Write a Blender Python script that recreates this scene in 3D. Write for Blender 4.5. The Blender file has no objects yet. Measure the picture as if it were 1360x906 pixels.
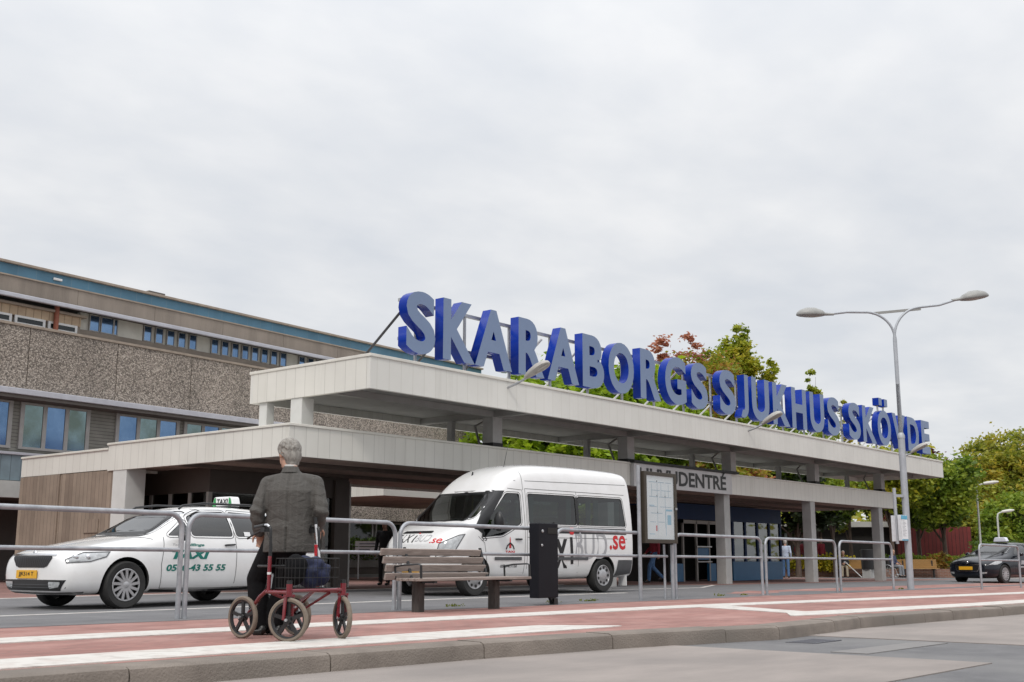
import bpy, bmesh, math, random
import numpy as np
from mathutils import Vector, Matrix
from mathutils.bvhtree import BVHTree
PI = math.pi
R = math.radians
sc = bpy.context.scene
col = sc.collection
rng = np.random.default_rng(7)
random.seed(7)

# ------------------------------------------------------------------ camera
cam_d = bpy.data.cameras.new('camera')
cam = bpy.data.objects.new('camera', cam_d)
col.objects.link(cam)
cam_d.sensor_width = 36.0
cam_d.lens = 40.0
cam_d.clip_end = 2000
cam_d.clip_start = 0.05
cam.location = (0, 0, 0.68)
cam.rotation_euler = (R(90 + 10.83), 0, R(39.3 - 90))
sc.camera = cam

# ------------------------------------------------------------------ sky and sun
SUN_EL, SUN_AZ = 48.0, 205.0            # azimuth of the sun measured from +X towards +Y
w = bpy.data.worlds.new('World')
sc.world = w
w.use_nodes = True
nt = w.node_tree
nt.nodes.clear()
N = nt.nodes.new
out = N('ShaderNodeOutputWorld'); bg = N('ShaderNodeBackground')
sky = N('ShaderNodeTexSky'); sky.sky_type = 'NISHITA'; sky.sun_disc = False
sky.sun_elevation = R(SUN_EL); sky.sun_rotation = R(90 - SUN_AZ)
sky.air_density = 1.0; sky.dust_density = 2.0
tc = N('ShaderNodeTexCoord')
sep = N('ShaderNodeSeparateXYZ'); nt.links.new(tc.outputs['Generated'], sep.inputs[0])
mx = N('ShaderNodeMath'); mx.operation = 'MAXIMUM'; mx.inputs[1].default_value = 0.0
nt.links.new(sep.outputs['Z'], mx.inputs[0])
add = N('ShaderNodeMath'); add.operation = 'ADD'; add.inputs[1].default_value = 0.16
nt.links.new(mx.outputs[0], add.inputs[0])
dx = N('ShaderNodeMath'); dx.operation = 'DIVIDE'
dy = N('ShaderNodeMath'); dy.operation = 'DIVIDE'
nt.links.new(sep.outputs['X'], dx.inputs[0]); nt.links.new(add.outputs[0], dx.inputs[1])
nt.links.new(sep.outputs['Y'], dy.inputs[0]); nt.links.new(add.outputs[0], dy.inputs[1])
cmb = N('ShaderNodeCombineXYZ')
nt.links.new(dx.outputs[0], cmb.inputs[0]); nt.links.new(dy.outputs[0], cmb.inputs[1])
mpg = N('ShaderNodeMapping'); mpg.inputs['Rotation'].default_value = (0, 0, R(25)); mpg.inputs['Scale'].default_value = (1.0, 1.25, 1)
nt.links.new(cmb.outputs[0], mpg.inputs[0])
nz = N('ShaderNodeTexNoise'); nz.inputs['Scale'].default_value = 1.5; nz.inputs['Detail'].default_value = 9
nz.inputs['Roughness'].default_value = 0.5; nz.inputs['Distortion'].default_value = 0.15
nt.links.new(mpg.outputs[0], nz.inputs['Vector'])
rp = N('ShaderNodeValToRGB')
rp.color_ramp.elements[0].position = 0.36; rp.color_ramp.elements[0].color = (0.675, 0.700, 0.740, 1)
rp.color_ramp.elements[1].position = 0.66; rp.color_ramp.elements[1].color = (0.835, 0.838, 0.845, 1)
e = rp.color_ramp.elements.new(0.5); e.color = (0.742, 0.757, 0.782, 1)
nzb = N('ShaderNodeTexNoise'); nzb.inputs['Scale'].default_value = 5.2; nzb.inputs['Detail'].default_value = 5; nzb.inputs['Roughness'].default_value = 0.48; nzb.inputs['Distortion'].default_value = 0.1
nt.links.new(mpg.outputs[0], nzb.inputs['Vector'])
mxn = N('ShaderNodeMix'); mxn.data_type = 'FLOAT'; mxn.inputs['Factor'].default_value = 0.36
nt.links.new(nz.outputs['Fac'], mxn.inputs['A']); nt.links.new(nzb.outputs['Fac'], mxn.inputs['B'])
nt.links.new(mxn.outputs['Result'], rp.inputs[0])
# overcast luminance rises towards the zenith
mr = N('ShaderNodeMapRange'); mr.inputs['From Min'].default_value = 0.0; mr.inputs['From Max'].default_value = 1.0
mr.inputs['To Min'].default_value = 10.4; mr.inputs['To Max'].default_value = 32.0
pw = N('ShaderNodeMath'); pw.operation = 'POWER'; pw.inputs[1].default_value = 3.0
nt.links.new(mx.outputs[0], pw.inputs[0]); nt.links.new(pw.outputs[0], mr.inputs['Value'])
vm = N('ShaderNodeVectorMath'); vm.operation = 'SCALE'
nt.links.new(rp.outputs[0], vm.inputs[0]); nt.links.new(mr.outputs[0], vm.inputs['Scale'])
mixs = N('ShaderNodeMix'); mixs.data_type = 'RGBA'; mixs.inputs['Factor'].default_value = 0.93
nt.links.new(sky.outputs[0], mixs.inputs['A']); nt.links.new(vm.outputs[0], mixs.inputs['B'])
nt.links.new(mixs.outputs['Result'], bg.inputs['Color'])
bg.inputs['Strength'].default_value = 0.1
nt.links.new(bg.outputs[0], out.inputs[0])

sd = bpy.data.lights.new('sun', 'SUN'); sd.energy = 1.5; sd.angle = R(11); sd.color = (1.0, 0.95, 0.88)
so = bpy.data.objects.new('sun', sd); col.objects.link(so)
_v = Vector((math.cos(R(SUN_EL)) * math.cos(R(SUN_AZ)), math.cos(R(SUN_EL)) * math.sin(R(SUN_AZ)), math.sin(R(SUN_EL))))
so.rotation_euler = _v.to_track_quat('Z', 'Y').to_euler()
sc.view_settings.view_transform = 'Standard'
sc.view_settings.look = 'None'
sc.view_settings.exposure = 0.0
sc.view_settings.gamma = 1.0
sc.view_settings.use_curve_mapping = False
sc.cycles.max_bounces = 8
sc.cycles.transparent_max_bounces = 12

# ------------------------------------------------------------------ materials
MATS = {}
def mat(name, c, c2=None, rough=0.6, scale=8.0, metal=0.0, bump=0.0, bscale=40.0, coat=0.0, spec=0.5, stretch=None, detail=6, lo=0.35, hi=0.68, emit=None, patches=None):
    """procedural surface: two tones mixed by object space noise, optional fine bump, optional third tone in large patches"""
    if name in MATS: return MATS[name]
    m = bpy.data.materials.new(name); m.use_nodes = True
    t = m.node_tree; b = t.nodes['Principled BSDF']
    b.inputs['Roughness'].default_value = rough; b.inputs['Metallic'].default_value = metal
    b.inputs['Specular IOR Level'].default_value = spec
    b.inputs['Coat Weight'].default_value = coat; b.inputs['Coat Roughness'].default_value = 0.04
    c = tuple(c) + (1,)
    if c2 is None: c2 = tuple(min(1, x * 0.86) for x in c[:3])
    c2 = tuple(c2) + (1,)
    tc = t.nodes.new('ShaderNodeTexCoord'); vec = tc.outputs['Object']
    if stretch:
        mp = t.nodes.new('ShaderNodeMapping'); mp.inputs['Scale'].default_value = stretch
        t.links.new(vec, mp.inputs[0]); vec2 = mp.outputs[0]
    else: vec2 = vec
    n = t.nodes.new('ShaderNodeTexNoise'); n.inputs['Scale'].default_value = scale; n.inputs['Detail'].default_value = detail
    n.inputs['Roughness'].default_value = 0.62
    t.links.new(vec2, n.inputs['Vector'])
    rp = t.nodes.new('ShaderNodeValToRGB')
    rp.color_ramp.elements[0].position = lo; rp.color_ramp.elements[0].color = c2
    rp.color_ramp.elements[1].position = hi; rp.color_ramp.elements[1].color = c
    t.links.new(n.outputs['Fac'], rp.inputs[0]); co = rp.outputs[0]
    if patches:
        pc, ps, amt = patches
        n2 = t.nodes.new('ShaderNodeTexNoise'); n2.inputs['Scale'].default_value = ps; n2.inputs['Detail'].default_value = 4
        t.links.new(vec, n2.inputs['Vector'])
        m2 = t.nodes.new('ShaderNodeMapRange'); m2.inputs['From Min'].default_value = 0.48; m2.inputs['From Max'].default_value = 0.72
        m2.inputs['To Max'].default_value = amt
        t.links.new(n2.outputs['Fac'], m2.inputs['Value'])
        mi = t.nodes.new('ShaderNodeMix'); mi.data_type = 'RGBA'
        t.links.new(m2.outputs[0], mi.inputs['Factor']); t.links.new(co, mi.inputs['A']); mi.inputs['B'].default_value = tuple(pc) + (1,)
        co = mi.outputs['Result']
    t.links.new(co, b.inputs['Base Color'])
    if bump > 0:
        nb = t.nodes.new('ShaderNodeTexNoise'); nb.inputs['Scale'].default_value = bscale; nb.inputs['Detail'].default_value = 5
        t.links.new(vec2, nb.inputs['Vector'])
        bp = t.nodes.new('ShaderNodeBump'); bp.inputs['Strength'].default_value = bump; bp.inputs['Distance'].default_value = 0.02
        t.links.new(nb.outputs['Fac'], bp.inputs['Height']); t.links.new(bp.outputs[0], b.inputs['Normal'])
    if emit:
        b.inputs['Emission Color'].default_value = tuple(emit[:3]) + (1,); b.inputs['Emission Strength'].default_value = emit[3]
    MATS[name] = m
    return m

def grid_mat(name, c, c2, joint, bw, bh, mortar, rough=0.8, bump=0.4, offset=0.5, noise=20.0, axis='XY', dirt=1.0, stain=None):
    """brick or panel pattern in object space"""
    if name in MATS: return MATS[name]
    m = bpy.data.materials.new(name); m.use_nodes = True
    t = m.node_tree; b = t.nodes['Principled BSDF']; b.inputs['Roughness'].default_value = rough
    tc = t.nodes.new('ShaderNodeTexCoord'); vec = tc.outputs['Object']
    if axis != 'XY':
        s = t.nodes.new('ShaderNodeSeparateXYZ'); t.links.new(vec, s.inputs[0])
        cb = t.nodes.new('ShaderNodeCombineXYZ')
        for i, a in enumerate(axis): t.links.new(s.outputs[a], cb.inputs[i])
        vec = cb.outputs[0]
    br = t.nodes.new('ShaderNodeTexBrick'); br.offset = offset
    br.inputs['Color1'].default_value = tuple(c) + (1,); br.inputs['Color2'].default_value = tuple(c2) + (1,)
    br.inputs['Mortar'].default_value = tuple(joint) + (1,)
    br.inputs['Scale'].default_value = 1.0; br.inputs['Mortar Size'].default_value = mortar
    br.inputs['Brick Width'].default_value = bw; br.inputs['Row Height'].default_value = bh
    br.inputs['Mortar Smooth'].default_value = 0.2
    t.links.new(vec, br.inputs['Vector'])
    n = t.nodes.new('ShaderNodeTexNoise'); n.inputs['Scale'].default_value = noise; n.inputs['Detail'].default_value = 8
    t.links.new(tc.outputs['Object'], n.inputs['Vector'])
    mr = t.nodes.new('ShaderNodeMapRange'); mr.inputs['To Min'].default_value = 1 - .28 * dirt; mr.inputs['To Max'].default_value = 1 + .25 * dirt
    t.links.new(n.outputs['Fac'], mr.inputs['Value'])
    n3 = t.nodes.new('ShaderNodeTexNoise'); n3.inputs['Scale'].default_value = 0.7; n3.inputs['Detail'].default_value = 5
    t.links.new(tc.outputs['Object'], n3.inputs['Vector'])
    mr3 = t.nodes.new('ShaderNodeMapRange'); mr3.inputs['From Min'].default_value = .3; mr3.inputs['From Max'].default_value = .7
    mr3.inputs['To Min'].default_value = 1 - .16 * dirt; mr3.inputs['To Max'].default_value = 1 + .12 * dirt
    t.links.new(n3.outputs['Fac'], mr3.inputs['Value'])
    mm = t.nodes.new('ShaderNodeMath'); mm.operation = 'MULTIPLY'
    t.links.new(mr.outputs[0], mm.inputs[0]); t.links.new(mr3.outputs[0], mm.inputs[1])
    v = t.nodes.new('ShaderNodeVectorMath'); v.operation = 'SCALE'
    t.links.new(br.outputs['Color'], v.inputs[0]); t.links.new(mm.outputs[0], v.inputs['Scale'])
    co = v.outputs[0]
    if stain:
        for (sc_, lo_, hi_, sx, colr, amt) in stain:
            ns = t.nodes.new('ShaderNodeTexNoise'); ns.inputs['Scale'].default_value = sc_; ns.inputs['Detail'].default_value = 6; ns.inputs['Roughness'].default_value = .65
            mp2 = t.nodes.new('ShaderNodeMapping'); mp2.inputs['Scale'].default_value = sx
            t.links.new(tc.outputs['Object'], mp2.inputs[0]); t.links.new(mp2.outputs[0], ns.inputs['Vector'])
            ms = t.nodes.new('ShaderNodeMapRange'); ms.inputs['From Min'].default_value = lo_; ms.inputs['From Max'].default_value = hi_; ms.inputs['To Max'].default_value = amt
            t.links.new(ns.outputs['Fac'], ms.inputs['Value'])
            mi = t.nodes.new('ShaderNodeMix'); mi.data_type = 'RGBA'; t.links.new(ms.outputs[0], mi.inputs['Factor']); t.links.new(co, mi.inputs['A']); mi.inputs['B'].default_value = tuple(colr) + (1,)
            co = mi.outputs['Result']
    t.links.new(co, b.inputs['Base Color'])
    bp = t.nodes.new('ShaderNodeBump'); bp.inputs['Strength'].default_value = bump; bp.inputs['Distance'].default_value = 0.01; bp.invert = True
    t.links.new(br.outputs['Fac'], bp.inputs['Height']); t.links.new(bp.outputs[0], b.inputs['Normal'])
    MATS[name] = m
    return m

def pebble_mat():
    m = bpy.data.materials.new('exposed_pebble_concrete'); m.use_nodes = True
    t = m.node_tree; b = t.nodes['Principled BSDF']; b.inputs['Roughness'].default_value = 0.85
    tc = t.nodes.new('ShaderNodeTexCoord')
    vo = t.nodes.new('ShaderNodeTexVoronoi'); vo.inputs['Scale'].default_value = 25.0; vo.inputs['Randomness'].default_value = 1.0
    t.links.new(tc.outputs['Object'], vo.inputs['Vector'])
    hs = t.nodes.new('ShaderNodeSeparateColor'); t.links.new(vo.outputs['Color'], hs.inputs[0])
    rp = t.nodes.new('ShaderNodeValToRGB'); cr = rp.color_ramp
    cr.elements[0].position = 0.0; cr.elements[0].color = (0.17, 0.145, 0.124, 1)
    cr.elements[1].position = 1.0; cr.elements[1].color = (0.55, 0.485, 0.42, 1)
    for p, c in ((0.25, (0.28, 0.237, 0.20, 1)), (0.55, (0.41, 0.352, 0.30, 1)), (0.8, (0.50, 0.43, 0.37, 1))):
        e = cr.elements.new(p); e.color = c
    t.links.new(hs.outputs[0], rp.inputs[0])
    d = t.nodes.new('ShaderNodeMapRange'); d.inputs['From Min'].default_value = 0.3; d.inputs['From Max'].default_value = 0.75
    d.inputs['To Min'].default_value = 1.0; d.inputs['To Max'].default_value = 0.5
    t.links.new(vo.outputs['Distance'], d.inputs['Value'])
    n = t.nodes.new('ShaderNodeTexNoise'); n.inputs['Scale'].default_value = 0.8; n.inputs['Detail'].default_value = 6
    mp = t.nodes.new('ShaderNodeMapping'); mp.inputs['Scale'].default_value = (1, 1, 0.25)
    t.links.new(tc.outputs['Object'], mp.inputs[0]); t.links.new(mp.outputs[0], n.inputs['Vector'])
    mr = t.nodes.new('ShaderNodeMapRange'); mr.inputs['From Min'].default_value = .3; mr.inputs['From Max'].default_value = .7
    mr.inputs['To Min'].default_value = 0.78; mr.inputs['To Max'].default_value = 1.1
    t.links.new(n.outputs['Fac'], mr.inputs['Value'])
    mu = t.nodes.new('ShaderNodeMath'); mu.operation = 'MULTIPLY'
    t.links.new(d.outputs[0], mu.inputs[0]); t.links.new(mr.outputs[0], mu.inputs[1])
    v = t.nodes.new('ShaderNodeVectorMath'); v.operation = 'SCALE'
    t.links.new(rp.outputs[0], v.inputs[0]); t.links.new(mu.outputs[0], v.inputs['Scale'])
    t.links.new(v.outputs[0], b.inputs['Base Color'])
    bp = t.nodes.new('ShaderNodeBump'); bp.inputs['Strength'].default_value = 0.7; bp.inputs['Distance'].default_value = 0.03; bp.invert = True
    t.links.new(vo.outputs['Distance'], bp.inputs['Height']); t.links.new(bp.outputs[0], b.inputs['Normal'])
    return m

def glass_mat(name, tint=(0.25, 0.32, 0.32), rough=0.02, base=0.0):
    """thin tinted glazing: clear glass that mirrors more at grazing angles; base > 0 adds that share of mirror reflection at every angle"""
    if name in MATS: return MATS[name]
    m = bpy.data.materials.new(name); m.use_nodes = True
    t = m.node_tree; t.nodes.clear()
    o = t.nodes.new('ShaderNodeOutputMaterial')
    tr = t.nodes.new('ShaderNodeBsdfTransparent'); tr.inputs[0].default_value = tuple(tint) + (1,)
    gl = t.nodes.new('ShaderNodeBsdfGlossy'); gl.inputs['Roughness'].default_value = rough; gl.inputs['Color'].default_value = (1, 1, 1, 1)
    lw = t.nodes.new('ShaderNodeLayerWeight'); lw.inputs['Blend'].default_value = 0.5
    p5 = t.nodes.new('ShaderNodeMath'); p5.operation = 'POWER'; p5.inputs[1].default_value = 4.0
    t.links.new(lw.outputs['Facing'], p5.inputs[0])
    ad = t.nodes.new('ShaderNodeMath'); ad.operation = 'MULTIPLY_ADD'; ad.inputs[1].default_value = 0.9; ad.inputs[2].default_value = 0.055 + base; ad.use_clamp = True
    t.links.new(p5.outputs[0], ad.inputs[0])
    mi = t.nodes.new('ShaderNodeMixShader')
    t.links.new(ad.outputs[0], mi.inputs[0]); t.links.new(tr.outputs[0], mi.inputs[1]); t.links.new(gl.outputs[0], mi.inputs[2])
    t.links.new(mi.outputs[0], o.inputs[0])
    MATS[name] = m
    return m

def leaf_mat(name, cols, patch=0.35, pscale=0.5, trans=0.45):
    """leaf colour picked per leaf, biased by large patches so that whole sprays share a tone"""
    if name in MATS: return MATS[name]
    m = bpy.data.materials.new(name); m.use_nodes = True
    t = m.node_tree; t.nodes.clear()
    o = t.nodes.new('ShaderNodeOutputMaterial')
    g = t.nodes.new('ShaderNodeNewGeometry'); tc = t.nodes.new('ShaderNodeTexCoord')
    n = t.nodes.new('ShaderNodeTexNoise'); n.inputs['Scale'].default_value = pscale; n.inputs['Detail'].default_value = 2
    t.links.new(tc.outputs['Object'], n.inputs['Vector'])
    mr = t.nodes.new('ShaderNodeMapRange'); mr.inputs['From Min'].default_value = 0.3; mr.inputs['From Max'].default_value = 0.7
    t.links.new(n.outputs['Fac'], mr.inputs['Value'])
    mi = t.nodes.new('ShaderNodeMix'); mi.data_type = 'FLOAT'; mi.inputs['Factor'].default_value = patch
    t.links.new(mr.outputs[0], mi.inputs['A']); t.links.new(g.outputs['Random Per Island'], mi.inputs['B'])
    rp = t.nodes.new('ShaderNodeValToRGB'); cr = rp.color_ramp
    k = len(cols)
    cr.elements[0].position = 0.12; cr.elements[0].color = tuple(cols[0]) + (1,)
    cr.elements[1].position = 0.88; cr.elements[1].color = tuple(cols[-1]) + (1,)
    for i in range(1, k - 1):
        e = cr.elements.new(0.12 + 0.76 * i / (k - 1)); e.color = tuple(cols[i]) + (1,)
    t.links.new(mi.outputs['Result'], rp.inputs[0])
    df = t.nodes.new('ShaderNodeBsdfPrincipled'); df.inputs['Roughness'].default_value = 0.55
    tl = t.nodes.new('ShaderNodeBsdfTranslucent')
    t.links.new(rp.outputs[0], df.inputs['Base Color']); t.links.new(rp.outputs[0], tl.inputs['Color'])
    ms = t.nodes.new('ShaderNodeMixShader'); ms.inputs[0].default_value = trans
    t.links.new(df.outputs[0], ms.inputs[1]); t.links.new(tl.outputs[0], ms.inputs[2])
    t.links.new(ms.outputs[0], o.inputs[0])
    MATS[name] = m
    return m

# ------------------------------------------------------------------ mesh building
def frames(path):
    P = [Vector(p) for p in path]
    T = []
    for i in range(len(P)):
        a = P[max(0, i - 1)]; b = P[min(len(P) - 1, i + 1)]
        d = b - a
        T.append(d.normalized() if d.length > 1e-9 else Vector((0, 0, 1)))
    ref = Vector((0, 0, 1)) if abs(T[0].z) < 0.9 else Vector((1, 0, 0))
    n = (ref - T[0] * ref.dot(T[0])).normalized()
    out = []
    for i, t in enumerate(T):
        n = (n - t * n.dot(t))
        n = n.normalized() if n.length > 1e-6 else t.orthogonal().normalized()
        out.append((P[i], n, t.cross(n)))
    return out

class MB:
    def __init__(s): s.v = []; s.f = []
    def add(s, vs, fs):
        k = len(s.v); s.v.extend([tuple(p) for p in vs]); s.f.extend([tuple(i + k for i in f) for f in fs]); return s
    def box(s, x0, x1, y0, y1, z0, z1, M=None):
        vs = [(x, y, z) for z in (z0, z1) for x, y in ((x0, y0), (x1, y0), (x1, y1), (x0, y1))]
        if M is not None: vs = [M @ Vector(p) for p in vs]
        return s.add(vs, [(3, 2, 1, 0), (4, 5, 6, 7), (0, 1, 5, 4), (1, 2, 6, 5), (2, 3, 7, 6), (3, 0, 4, 7)])
    def bar(s, a, b, w, h, up=(0, 0, 1)):
        a = Vector(a); b = Vector(b); t = (b - a).normalized(); up = Vector(up)
        if abs(t.dot(up)) > 0.98: up = Vector((1, 0, 0))
        r = t.cross(up).normalized(); u = r.cross(t)
        vs = [p + r * i * w / 2 + u * j * h / 2 for p in (a, b) for i, j in ((-1, -1), (1, -1), (1, 1), (-1, 1))]
        return s.add(vs, [(0, 1, 2, 3), (7, 6, 5, 4), (0, 4, 5, 1), (1, 5, 6, 2), (2, 6, 7, 3), (3, 7, 4, 0)])
    def tube(s, path, r, n=10, cap=True):
        fr = frames(path); k = len(fr); vs = []; fs = []
        rr = r if isinstance(r, (list, tuple)) else [r] * k
        for (p, a, b), q in zip(fr, rr):
            qa, qb = q if isinstance(q, (list, tuple)) else (q, q)
            for j in range(n):
                t = 2 * PI * j / n
                vs.append(p + a * math.cos(t) * qa + b * math.sin(t) * qb)
        for i in range(k - 1):
            for j in range(n):
                fs.append((i * n + j, i * n + (j + 1) % n, (i + 1) * n + (j + 1) % n, (i + 1) * n + j))
        if cap:
            fs.append(tuple(reversed(range(n)))); fs.append(tuple(range((k - 1) * n, k * n)))
        return s.add(vs, fs)
    def capsule(s, p0, r0, p1, r1, n=12, k=4):
        p0 = Vector(p0); p1 = Vector(p1); d = (p1 - p0); L = d.length; t = d / L if L > 1e-9 else Vector((0, 0, 1))
        path = []; rad = []
        for i in range(k + 1):
            a = PI / 2 * (1 - i / k); path.append(p0 - t * r0 * math.sin(a)); rad.append(max(1e-4, r0 * math.cos(a)))
        for i in range(k + 1):
            a = PI / 2 * i / k; path.append(p1 + t * r1 * math.sin(a)); rad.append(max(1e-4, r1 * math.cos(a)))
        return s.tube(path, rad, n)
    def limb(s, pts, rads, n=12):
        for i in range(len(pts) - 1): s.capsule(pts[i], rads[i], pts[i + 1], rads[i + 1], n)
        return s
    def ellip(s, c, r, M=None, n=16, k=10):
        vs = []; fs = []; c = Vector(c)
        for i in range(k + 1):
            a = -PI / 2 + PI * i / k
            for j in range(n):
                b = 2 * PI * j / n
                ca = max(1e-4, math.cos(a))
                q = Vector((r[0] * ca * math.cos(b), r[1] * ca * math.sin(b), r[2] * math.sin(a)))
                vs.append(c + (M @ q if M is not None else q))
        for i in range(k):
            for j in range(n):
                fs.append((i * n + j, i * n + (j + 1) % n, (i + 1) * n + (j + 1) % n, (i + 1) * n + j))
        fs.append(tuple(reversed(range(n)))); fs.append(tuple(range(k * n, (k + 1) * n)))
        return s.add(vs, fs)
    def rings(s, rings, closed=True, cap=True):
        n = len(rings[0]); vs = [p for r in rings for p in r]; fs = []
        for i in range(len(rings) - 1):
            for j in range(n if closed else n - 1):
                fs.append((i * n + j, i * n + (j + 1) % n, (i + 1) * n + (j + 1) % n, (i + 1) * n + j))
        if cap: fs.append(tuple(reversed(range(n)))); fs.append(tuple(range((len(rings) - 1) * n, len(rings) * n)))
        return s.add(vs, fs)
    def lathe(s, prof, c, axis=(0, 0, 1), n=24, closed=False):
        ax = Vector(axis).normalized(); a = ax.orthogonal().normalized(); b = ax.cross(a); c = Vector(c)
        vs = []; fs = []; k = len(prof)
        for r, h in prof:
            for j in range(n):
                t = 2 * PI * j / n; vs.append(c + ax * h + (a * math.cos(t) + b * math.sin(t)) * max(r, 1e-4))
        for i in range(k if closed else k - 1):
            for j in range(n):
                i2 = (i + 1) % k
                fs.append((i * n + j, i * n + (j + 1) % n, i2 * n + (j + 1) % n, i2 * n + j))
        return s.add(vs, fs)
    def prism(s, poly, o, U, V, W):
        """polygon (u, v) in the plane o, U, V pushed along the vector W"""
        o = Vector(o); U = Vector(U); V = Vector(V); W = Vector(W); n = len(poly)
        a = [o + U * u + V * v for u, v in poly]; b = [p + W for p in a]
        return s.add(a + b, [tuple(reversed(range(n))), tuple(range(n, 2 * n))] + [(i, (i + 1) % n, n + (i + 1) % n, n + i) for i in range(n)])
    def quad(s, *p): return s.add(p, [tuple(range(len(p)))])
    def mesh(s, name):
        me = bpy.data.meshes.new(name); me.from_pydata(s.v, [], s.f); me.update()
        bm = bmesh.new(); bm.from_mesh(me); bmesh.ops.recalc_face_normals(bm, faces=bm.faces); bm.to_mesh(me); bm.free()
        return me
    def build(s, name, m, parent=None, smooth=None, bevel=0.0, bseg=2):
        return link(name, s.mesh(name), m, parent, smooth, bevel, bseg)

def link(name, me, m, parent=None, smooth=None, bevel=0.0, bseg=2):
    o = bpy.data.objects.new(name, me); col.objects.link(o)
    for x in (m if isinstance(m, (list, tuple)) else [m]): me.materials.append(x)
    if smooth is not None:
        me.shade_smooth(); me.set_sharp_from_angle(angle=R(smooth))
    if bevel > 0:
        b = o.modifiers.new('bevel', 'BEVEL'); b.width = bevel; b.segments = bseg; b.limit_method = 'ANGLE'; b.angle_limit = R(40)
    if parent: o.parent = parent
    return o

def thing(name, label, cat, loc=(0, 0, 0), rz=0.0, group=None):
    o = bpy.data.objects.new(name, None); col.objects.link(o); o.empty_display_size = 0.2
    o.location = loc; o.rotation_euler = (0, 0, rz)
    return tag(o, label, cat, group)
def tag(o, label, cat, group=None):
    o['label'] = label; o['category'] = cat
    if group: o['group'] = group
    return o
def struct(o): o['kind'] = 'structure'; return o
def copy_tree(o, parent=None):
    c = o.copy(); col.objects.link(c)
    if parent: c.parent = parent
    for ch in list(o.children): copy_tree(ch, c)
    return c

def evaluated(o):
    dg = bpy.context.evaluated_depsgraph_get(); dg.update()
    return bpy.data.meshes.new_from_object(o.evaluated_get(dg), depsgraph=dg)
def blob(name, mb, vox, m, parent=None, it=6, fac=0.5):
    """closed pieces grown together into ONE continuous surface"""
    o = link(name, mb.mesh(name), [], None)
    r = o.modifiers.new('r', 'REMESH'); r.mode = 'VOXEL'; r.voxel_size = vox
    s = o.modifiers.new('s', 'SMOOTH'); s.factor = fac; s.iterations = it
    me = evaluated(o); bpy.data.objects.remove(o)
    me.name = name; me.materials.clear()
    return link(name, me, m, parent, 180)

def text_polys(body, size=1.0, offset=0.0, shear=0.0, res=3):
    cu = bpy.data.curves.new('tx', 'FONT'); cu.body = body; cu.size = size; cu.offset = offset; cu.shear = shear; cu.resolution_u = res
    o = bpy.data.objects.new('tx', cu); col.objects.link(o)
    dg = bpy.context.evaluated_depsgraph_get(); dg.update()
    me = bpy.data.meshes.new_from_object(o.evaluated_get(dg), depsgraph=dg)
    vs = [tuple(v.co[:2]) for v in me.vertices]; fs = [tuple(p.vertices) for p in me.polygons]
    bpy.data.objects.remove(o); bpy.data.curves.remove(cu); bpy.data.meshes.remove(me)
    x0 = min(v[0] for v in vs); x1 = max(v[0] for v in vs); y0 = min(v[1] for v in vs); y1 = max(v[1] for v in vs)
    return vs, fs, (x0, x1, y0, y1)
def text_at(mb, body, o, U, V, h=None, wdt=None, size=1.0, offset=0.0, shear=0.0, bvh=None, dirn=None, lift=0.004, anchor='L', bold=0.0):
    """flat lettering: h is the cap height in metres, wdt forces the width"""
    vs, fs, (x0, x1, y0, y1) = text_polys(body, 1.0, offset, shear)
    k = (h / (y1 - y0)) if h else size
    kx = (wdt / (x1 - x0)) if wdt else k
    sx = -(x1 - x0) / 2 if anchor == 'C' else 0
    o = Vector(o); U = Vector(U); V = Vector(V)
    P = [o + U * ((x - x0 + sx) * kx) + V * ((y - y0) * k) for x, y in vs]
    if bvh is not None:
        P = [drop(bvh, p, dirn, lift) for p in P]
    else:
        nn = U.cross(V).normalized(); P = [p + nn * lift for p in P]
    mb.add(P, fs)
    return (x1 - x0) * kx
def drop(bvh, p, d, lift):
    d = Vector(d).normalized(); hit = bvh.ray_cast(Vector(p) - d * 3.0, d)
    if hit[0] is None:
        nr = bvh.find_nearest(Vector(p)); return nr[0] + nr[1] * lift
    n = hit[1]
    if n.dot(d) > 0: n = -n
    return hit[0] + n * lift

# ground heights: the bus platform falls gently to the right, the forecourt beyond it a little less
def G(x, y=0.0):
    a = -0.0055 * (min(max(x, -20), 70) - 7.0)
    xx = min(max(x, -20), 70)
    b = 0.0 if xx < 14 else -0.0034 * (xx - 14)
    if xx > 28: b -= 0.003 * (xx - 28)
    b = max(b, -0.26)
    a = max(a, -0.26)
    t = min(1, max(0, (y - 12.0) / 2.0))
    return a * (1 - t) + b * t
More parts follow.
